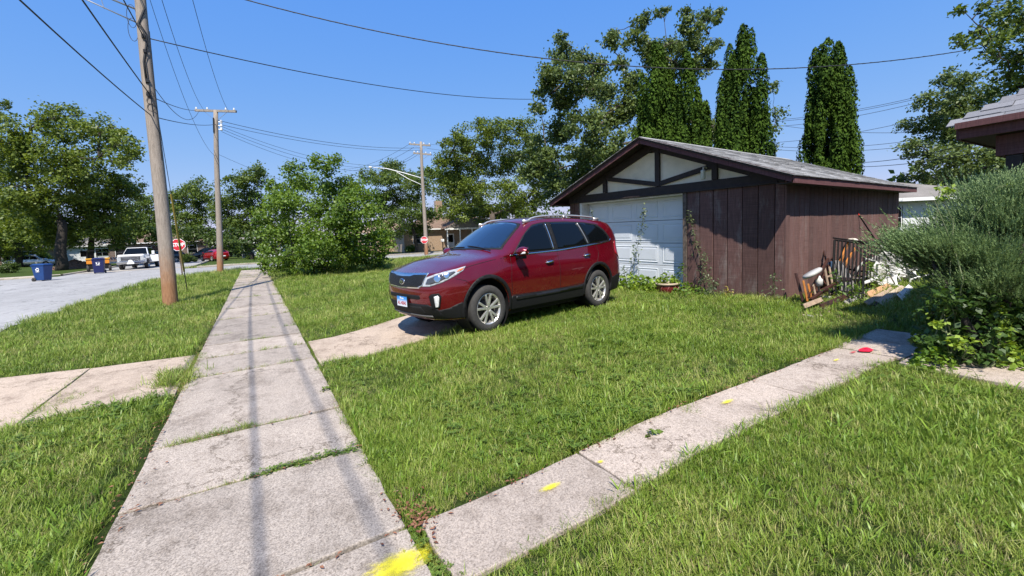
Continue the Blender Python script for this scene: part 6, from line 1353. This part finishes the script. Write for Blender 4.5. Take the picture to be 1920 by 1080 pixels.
# guy wire with yellow guard
GB = G(352, 549); rt = empty('guy_wire', GB, 0, 'guy wire with dull yellow guard anchored beside the near pole', 'guy wire'); top = on1(65)-GB
MB().tube([(0, 0, -.1), top], .010, 5).build('strand', CABLE, rt); dn = top.normalized(); MB().tube([dn*.9, dn*3.9], .033, 8).build('guard', pm('dull yellow plastic', (.26, .20, .03), .6, .2), rt); MB().tube([(0, 0, -.05), dn*.9], .018, 6).build('anchor_rod', MT['darkmetal'], rt)
# stop signs
SRED = pm('sign red', (.52, .015, .03), .4, .05); SWHITE = pm('sign white', (.8, .8, .8), .4, 0)
def stop_sign(P, zc, R0, label, rz, post_mat):
    rt = empty('stop_sign', P, rz, label, 'stop sign'); oc = lambda r, y: [(r*math.cos(R_(22.5+45*k)), y, zc+r*math.sin(R_(22.5+45*k))) for k in range(8)]
    MB().prism(oc(R0, 0), (0, .004, 0)).build('sign_border', SWHITE, rt); MB().prism(oc(R0*.92, -.004), (0, .003, 0)).build('sign_face', SRED, rt)
    text('STOP', R0*.78, SWHITE, rt, (0, -.006, zc-.01), (R_(90), 0, 0), 'sign_lettering', .001, .012, .85)
    MB().bx((-.03, .01, -.4), (.03, .05, zc+R0*.8)).build('post', post_mat, rt); MB().bx((-.09, .0045, zc-.03), (.09, .0095, zc+.03)).build('back_strap', MT['steel'], rt)
    return rt
P = G(342, 517); zc = D(334, 459, depth(P)).z-P.z; s1 = stop_sign(P, zc, .40, 'near stop sign partly hidden by the yellow guy wire guard', R_(-8), pm('rusty post', (.09, .055, .03), .8, .3)); s1.rotation_euler.y = R_(-2)
P = gz(D(797, 475, 41.)); zc = D(793.5, 450, 41.).z-P.z; stop_sign(P, zc, .36, 'far stop sign standing in front of the far utility pole', R_(-18), pm('brown sign post', (.08, .04, .03), .8, .3))

# ================================================================ wheeled bins
BLUE = pm('blue cart plastic', (.008, .042, .16), .45, .12, 6); NAVY = pm('navy cart plastic', (.008, .014, .085), .45, .12, 6)
def cart(P, rz, mat, label, emblem=True, sc=1., side=False):
    r = empty('wheeled_bin', P, rz, label, 'bin', 'recycling carts at the far kerb'); r.scale = (sc,)*3
    b0, b1, H = (.25, .27), (.31, .37), 1.0
    V = [(sx*w_*1., sy*l_, z) for (w_, l_), z in ((b0, .06), (b1, H)) for sx, sy in ((-1, -1), (1, -1), (1, 1), (-1, 1))]
    MB().add(V, [(0, 1, 2, 3), (4, 5, 6, 7)] + [(i, (i+1) % 4, 4+(i+1) % 4, 4+i) for i in range(4)]).build('bin_body', mat, r, bevel=.03)
    MB().bx((-.335, -.40, H), (.335, .40, H+.045)).build('rim', mat, r, bevel=.015)
    V = [(-.33, -.42, H+.05), (.33, -.42, H+.05), (.33, .42, H+.07), (-.33, .42, H+.07), (-.22, -.3, H+.11), (.22, -.3, H+.11), (.22, .32, H+.13), (-.22, .32, H+.13)]
    MB().add(V, [(0, 3, 2, 1), (4, 5, 6, 7)] + [(i, (i+1) % 4, 4+(i+1) % 4, 4+i) for i in range(4)]).build('lid', mat, r, bevel=.02)
    MB().tube([(-.25, .43, H-.02), (.25, .43, H-.02)], .02, 8).build('handle', mat, r)
    for s_ in (-1, 1): MB().lathe([(.03, -.03), (.12, -.035), (.13, 0), (.12, .035), (.03, .03)], 20, 'x', (s_*.28, .30, .13)).build('wheel', MT['rubber'], r, True)
    if emblem:
        g = MB()
        for k in range(3): a = k*2.094+.5; g.bar((.10*math.cos(a), -.345, .76+.10*math.sin(a)), (.10*math.cos(a+1.5), -.345, .76+.10*math.sin(a+1.5)), .05, .012, (0, 1, 0))
        g.box((0, -.342, .62), (.2, .01, .035)); em_ = g.build('recycling_emblem', SWHITE, r); em_.rotation_euler = (0, 0, R_(-90)) if side else (0, 0, 0); em_.location = (.03, 0, 0) if side else (0, 0, 0)
    return r
P = G(82, 527); cart(P, R_(62), BLUE, 'bright blue wheeled recycling bin with white emblem at the kerb', True, 1., True)
P = G(187, 513); cart(P, R_(6), NAVY, 'dark navy wheeled bin standing alone in the shade', True, 1.12)

# ================================================================ orange machine behind the navy bin
ORM = pm('machine orange', (.62, .22, .015), .45, .12, 6); P = gz(D(186, 500, depth(G(187, 513))+3.5))
mc = empty('construction_machine', P, R_(12), 'orange and black machine standing behind the navy bin', 'machine'); mc.scale = (.72,)*3
MB().bx((-1.05, -.4, .95), (.95, .9, 1.55)).build('hopper', ORM, mc, bevel=.04); MB().bx((-1.12, -.48, 1.5), (1.02, .98, 1.62)).build('hopper_rim', pm('machine yellow', (.72, .38, .03), .45, .1), mc, bevel=.02)
MB().bx((-.95, -.3, .35), (.9, 1.6, .94)).build('chassis', MT['black'], mc, bevel=.03)
for x in (-.95, -.1): MB().tube([(x, .5, 1.6), (x, .5, 2.55)], .045, 6).build('cab_post', MT['black'], mc)
MB().bx((-1.1, .1, 2.5), (.1, 1.5, 2.58)).build('cab_roof', MT['black'], mc); MB().bx((-.75, .7, 1.55), (-.35, 1.1, 2.1)).build('seat', MT['black'], mc, bevel=.05)
for x in (-.95, .95):
    for y in (.0, 1.2): MB().lathe([(.12, -.12), (.36, -.13), (.42, -.06), (.42, .06), (.36, .13), (.12, .12)], 20, 'x', (x, y, .42)).build('wheel', MT['rubber'], mc, True)
# mound of dug earth behind the tree
P = gz(D(140, 497, depth(G(116, 507))+3)); g = MB(); rows = []; rgm = np.random.default_rng(3)
for q in np.linspace(0, 1, 10): rows.append([(2.6*q*math.cos(a)+rgm.normal(0, .06), 1.3*q*math.sin(a)+rgm.normal(0, .06), max(-.05, .95*(1-q)**1.2+rgm.normal(0, .07)*(q < .95))) for a in np.linspace(0, 2*math.pi, 28)])
o = g.grid(rows).build('dirt_mound', pm('dug earth', (.13, .075, .05), .95, .5, 5, bmp=1., bscale=9), None); o.location = P; tag(o, 'heap of dug brown earth behind the big tree trunk', 'dirt heap')

# ================================================================ background vehicles
def small_car(loc, rz, L, W, H, col, label, cat, hatch=True):
    r = empty(cat.replace(' ', '_'), loc, rz, label, cat); s = L/4.685; plan = [(x*s, w_*W/1.88) for x, w_ in PLAN]; zb = .22
    k = (H-1.0)/.7
    b = CarBody(L, plan, zedge=[(-.01, .70), (.3, .76), (1.0*s, .88), (1.4*s, .93), (2.6*s, .96), (3.9*s, 1.0), (4.4*s, .98), (L+.02, .90)],
        zside=[(-.01, .70), (.3, .76), (1.0*s, .88), (1.25*s, .95), (1.9*s, .95+.42*k), (2.3*s, .95+.53*k), (3.2*s, .95+.54*k), (3.9*s, .95+.44*k if hatch else .95+.2*k), (4.3*s, .95+.22*k if hatch else 1.), (4.55*s, .97), (L+.02, .90)],
        zc=[(-.01, .70), (.3, .80), (1.0*s, .95), (1.2*s, 1.0), (1.9*s, 1.+.48*k), (2.35*s, 1.+.64*k), (3.1*s, 1.+.66*k), (3.9*s, 1.+.55*k if hatch else 1.+.3*k), (4.35*s, 1.+.28*k if hatch else 1.05), (4.6*s, .98), (L+.02, .92)],
        fdx=[(.2, .1), (.45, 0), (.7, .05), (1.05, .12)], rdx=[(.2, .1), (.5, 0), (.8, .03), (1.05, .06)], wfac=[(.2, .93), (.5, .99), (.7, 1.), (.95, .98), (1.05, .97)], yedge=[(-.01, 1), (.6, .94), (1.4, .95), (4., .95), (L, .98)], zb=zb, ns=90)
    b.zs_max = .95+.54*k; b.zc_max = H; b.yroof = .58*W/1.75; b.bow = .08
    me = b.mesh('body'); bv = BVHTree.FromPolygons([v.co.copy() for v in me.vertices], [tuple(p.vertices) for p in me.polygons]); bo = obj('body', me, col); fw, rw, wr = .88*s*1., 3.55*s, .315
    bpy.context.view_layer.update(); cut(bo, [cyl_obj(x, y0, y1, wr, wr+.05, 32) for x in (fw, rw) for y0, y1 in ((-1.2, -W/2+.28), (W/2-.28, 1.2))]); bo.parent = r; bo.data.materials.clear(); bo.data.materials.append(col); bo.data.shade_smooth()
    for x in (fw, rw):
        for sd2 in (-1, 1): wheel(r, (x, sd2*(W/2-.12), wr), wr, .215, .2, sd2, 'one', 7)
    for sd2 in (-1, 1):
        A = dict(o3=(0, sd2*1.6, 0), ax=(1, 0, 0), ay=(0, 0, 1), dirv=(0, -sd2, 0)); zt = .95+.47*k
        def q(poly, nm, m_, off=.006): project(bv, poly, A['o3'], A['ax'], A['ay'], A['dirv'], off, nm, m_, r, .05)
        q([(1.5*s, 1.0), (1.95*s, zt-.07), (2.35*s, zt), (2.5*s, zt), (2.5*s, 1.01)], 'side_window', GL); q([(2.58*s, 1.01), (2.58*s, zt), (3.3*s, zt), (3.75*s, zt-.12), (3.95*s, 1.06), (3.6*s, 1.03)], 'side_window', GL)
        q([(.95*s+.5, .26), (.95*s+.5, .36), (3.1*s, .36), (3.1*s, .26)], 'sill', BK); q([(4.25*s, .82), (4.3*s, .98), (4.5*s, .95), (4.55*s, .8)], 'tail_light', pm('small tail lamp', (.3, .01, .01), .2, 0)); q([(.25*s, .60), (.3*s, .71), (.7*s, .77), (.6*s, .66)], 'headlight', hl)
    q2 = lambda poly, nm, m_, d: project(bv, poly, (-1 if d > 0 else L+1, 0, 0), (0, 1, 0), (0, 0, 1), (d, 0, 0), .006, nm, m_, r, .05)
    q2([(-.45, .42), (-.5, .6), (.5, .6), (.45, .42)], 'grille', BK, 1); q2([(-.26, .5), (-.26, .62), (.26, .62), (.26, .5)], 'license_plate', MT['white'], -1)
    project(bv, [(-.55, 1.3*s), (-.48, 1.95*s), (.48, 1.95*s), (.55, 1.3*s), (0, 1.22*s)], (0, 0, 2.6), (0, 1, 0), (1, 0, 0), (0, 0, -1), .006, 'windshield', GL, r, .06)
    if hatch: q2([(-.5, 1.02), (-.42, .98+.45*k), (.42, .98+.45*k), (.5, 1.02)], 'rear_glass', GL, -1)
    for sd2 in (-1, 1): MB().box((1.55*s, sd2*(W/2+.06), 1.02), (.12, .18, .13)).build('mirror', col, r, bevel=.03)
    MB().bx((.5, -W/2+.2, .16), (L-.5, W/2-.2, .26)).build('underbody', BK, r); return r
P = gz(D(388, 490, 52.5)); small_car(P, R_(-62), 4.1, 1.72, 1.46, paint('bright red', (.42, .008, .012)), 'bright red hatchback parked across the street behind the second pole', 'car')
P = gz(D(362, 484, 58)); small_car(P, R_(-40), 4.7, 1.85, 1.75, paint('black paint', (.012, .012, .015)), 'dark suv parked in shade left of the red hatchback', 'suv')
P = gz(D(258, 490, 52)); small_car(P, R_(15), 4.8, 1.9, 1.7, paint('dark blue black', (.015, .016, .022)), 'black car parked beside the striped barricade', 'car')
P = gz(D(215, 484, 60)); small_car(P, R_(60), 4.5, 1.8, 1.45, paint('silver paint', (.5, .52, .55)), 'pale silver vehicle half hidden behind the pickup', 'vehicle', hatch=False)
P = gz(D(108, 482, 62)); small_car(P, R_(170), 4.9, 1.9, 1.75, paint('white paint suv', (.6, .6, .6)), 'white vehicle far behind the big tree trunk', 'vehicle')
# white pickup facing the camera: built nose to -y
P = G(245, 506); tk = empty('pickup_truck', gz((P.x, P.y+.3)), R_(-3), 'white heavy pickup truck facing the camera in the street', 'pickup'); WP = paint('white truck paint', (.68, .68, .68), .3, 0.)
def tb(a, b_, nm, m_, bev=.03): return MB().bx(a, b_).build(nm, m_, tk, bevel=bev)
tb((-.98, .25, .55), (.98, 5.9, 1.2), 'body', WP, .08); tb((-.93, .12, 1.12), (.93, 1.55, 1.36), 'hood', WP, .10)
MB().add([(-.95, 1.5, 1.25), (.95, 1.5, 1.25), (.95, 3.9, 1.25), (-.95, 3.9, 1.25), (-.72, 2.15, 1.98), (.72, 2.15, 1.98), (.74, 3.75, 1.98), (-.74, 3.75, 1.98)], [(0, 1, 5, 4), (1, 2, 6, 5), (2, 3, 7, 6), (3, 0, 4, 7), (4, 5, 6, 7)]).build('cab', WP, tk, bevel=.06)
MB().add([(-.86, 1.50, 1.33), (.86, 1.50, 1.33), (.68, 2.07, 1.93), (-.68, 2.07, 1.93)], [(0, 1, 2, 3)]).build('windshield', GL, tk)
for s_ in (-1, 1): MB().add([(s_*.955, 1.8, 1.33), (s_*.955, 3.75, 1.33), (s_*.765, 3.65, 1.9), (s_*.765, 2.25, 1.9)], [(0, 1, 2, 3)]).build('side_window', GL, tk)
tb((-.80, .08, .78), (.80, .24, 1.18), 'grille', pm('grey grille', (.03, .03, .033), .3, .2), .03)
for z in (.86, .99, 1.11): tb((-.62, .05, z-.012), (.62, .079, z+.012), 'grille_bar', CH, .01)
for s_ in (-1, 1):
    tb((s_*.66, .04, .80) if s_ > 0 else (-.93, .04, .80), (s_*.93, .1, 1.14) if s_ > 0 else (-.66, .1, 1.14), 'headlight', hl, .02)
    mm_ = empty('mirror', (s_*1.25, 1.75, 1.45)); mm_.parent = tk; MB().box((0, 0, 0), (.22, .1, .34)).build('mirror_shell', WP if s_ > 0 else BK, mm_, bevel=.03); MB().bar((0, .0, -.08), (-s_*.3, .05, -.12), .05, .04).build('mirror_arm', BK, mm_)
    for y in (1.05, 4.7): wheel(tk, (s_*.88, y, .42), .42, .25, .28, s_, 'one', 8).rotation_euler = (0, 0, R_(90))
    tb((s_*.80-.2, .6, .50), (s_*.80+.2, 1.5, .95), 'fender_well', BK, .02)
tb((-.97, -.05, .52), (.97, .2, .76), 'bumper', CH, .04); tb((-.5, -.01, .36), (.5, .2, .52), 'air_dam', BK, .03)
g = MB().lathe([(.001, 0), (.17, 0), (.17, .03), (.001, .03)], 16, 'y', (0, -.09, .72)); g.box((0, -.07, .58), (.5, .03, .14)); g.build('front_badge', SWHITE, tk)
tb((-.95, 2.5, 2.06), (.95, 3.7, 2.13), 'roof_rack', BK, .02)
for x in (-.8, .8): MB().tube([(x, 2.6, 1.95), (x, 2.6, 2.08)], .03, 6).build('rack_post', BK, tk)
# door standing open on the right-hand side
MB().bx((1.0, 1.75, .62), (1.62, 1.83, 1.25)).build('open_door', WP, tk, bevel=.02)
# striped barricades
def barricade(P, rz, label, beacon=False):
    r = empty('barricade', P, rz, label, 'barricade', 'striped street barricades'); bd = MB().bx((-.6, -.02, .72), (.6, .02, 1.02)).build('board', SWHITE, r); ORS = pm('reflective orange', (.75, .2, .08), .4, 0)
    for k in range(5): x = -.5+k*.25; MB().prism([(x-.06, -.024, .72), (x+.05, -.024, .72), (x-.06+.0, -.024, 1.02), (x-.17, -.024, 1.02)] if k else [(-.56, -.024, .72), (-.45, -.024, .72), (-.5, -.024, 1.02), (-.6, -.024, 1.02)], (0, .003, 0)).build('stripe', ORS, bd)
    lb = MB().bx((-.6, -.02, .3), (.6, .02, .5)).build('lower_board', SWHITE, r)
    for s_ in (-1, 1):
        MB().bar((s_*.55, -.3, 0), (s_*.55, 0, 1.06), .05, .04).build('leg', SWHITE, r); MB().bar((s_*.55, .3, 0), (s_*.55, 0.02, 1.06), .05, .04).build('leg', SWHITE, r)
    if beacon: MB().lathe([(.001, 1.02), (.07, 1.05), (.10, 1.18), (.08, 1.30), (.001, 1.34)], 12, 'z', (.35, 0, 0)).build('beacon', pm('amber beacon', (.8, .35, .03), .3, 0), r, True)
barricade(gz(D(283, 497, 43)), R_(-5), 'orange and white barricade with amber lamp right of the pickup', True)
barricade(gz(D(217, 499, 49)), R_(5), 'orange and white barricade left of the pickup')
# small mailbox post on far lawn, white marker
P = gz(D(830, 455, 53.5)); r = empty('mailbox', P, 0, 'white mailbox on a dark post before the porch', 'mailbox'); MB().bx((-.05, -.05, 0), (.05, .05, 1.1)).build('post', BK, r); MB().bx((-.15, -.25, 1.1), (.15, .25, 1.45)).build('box', SWHITE, r, bevel=.05)
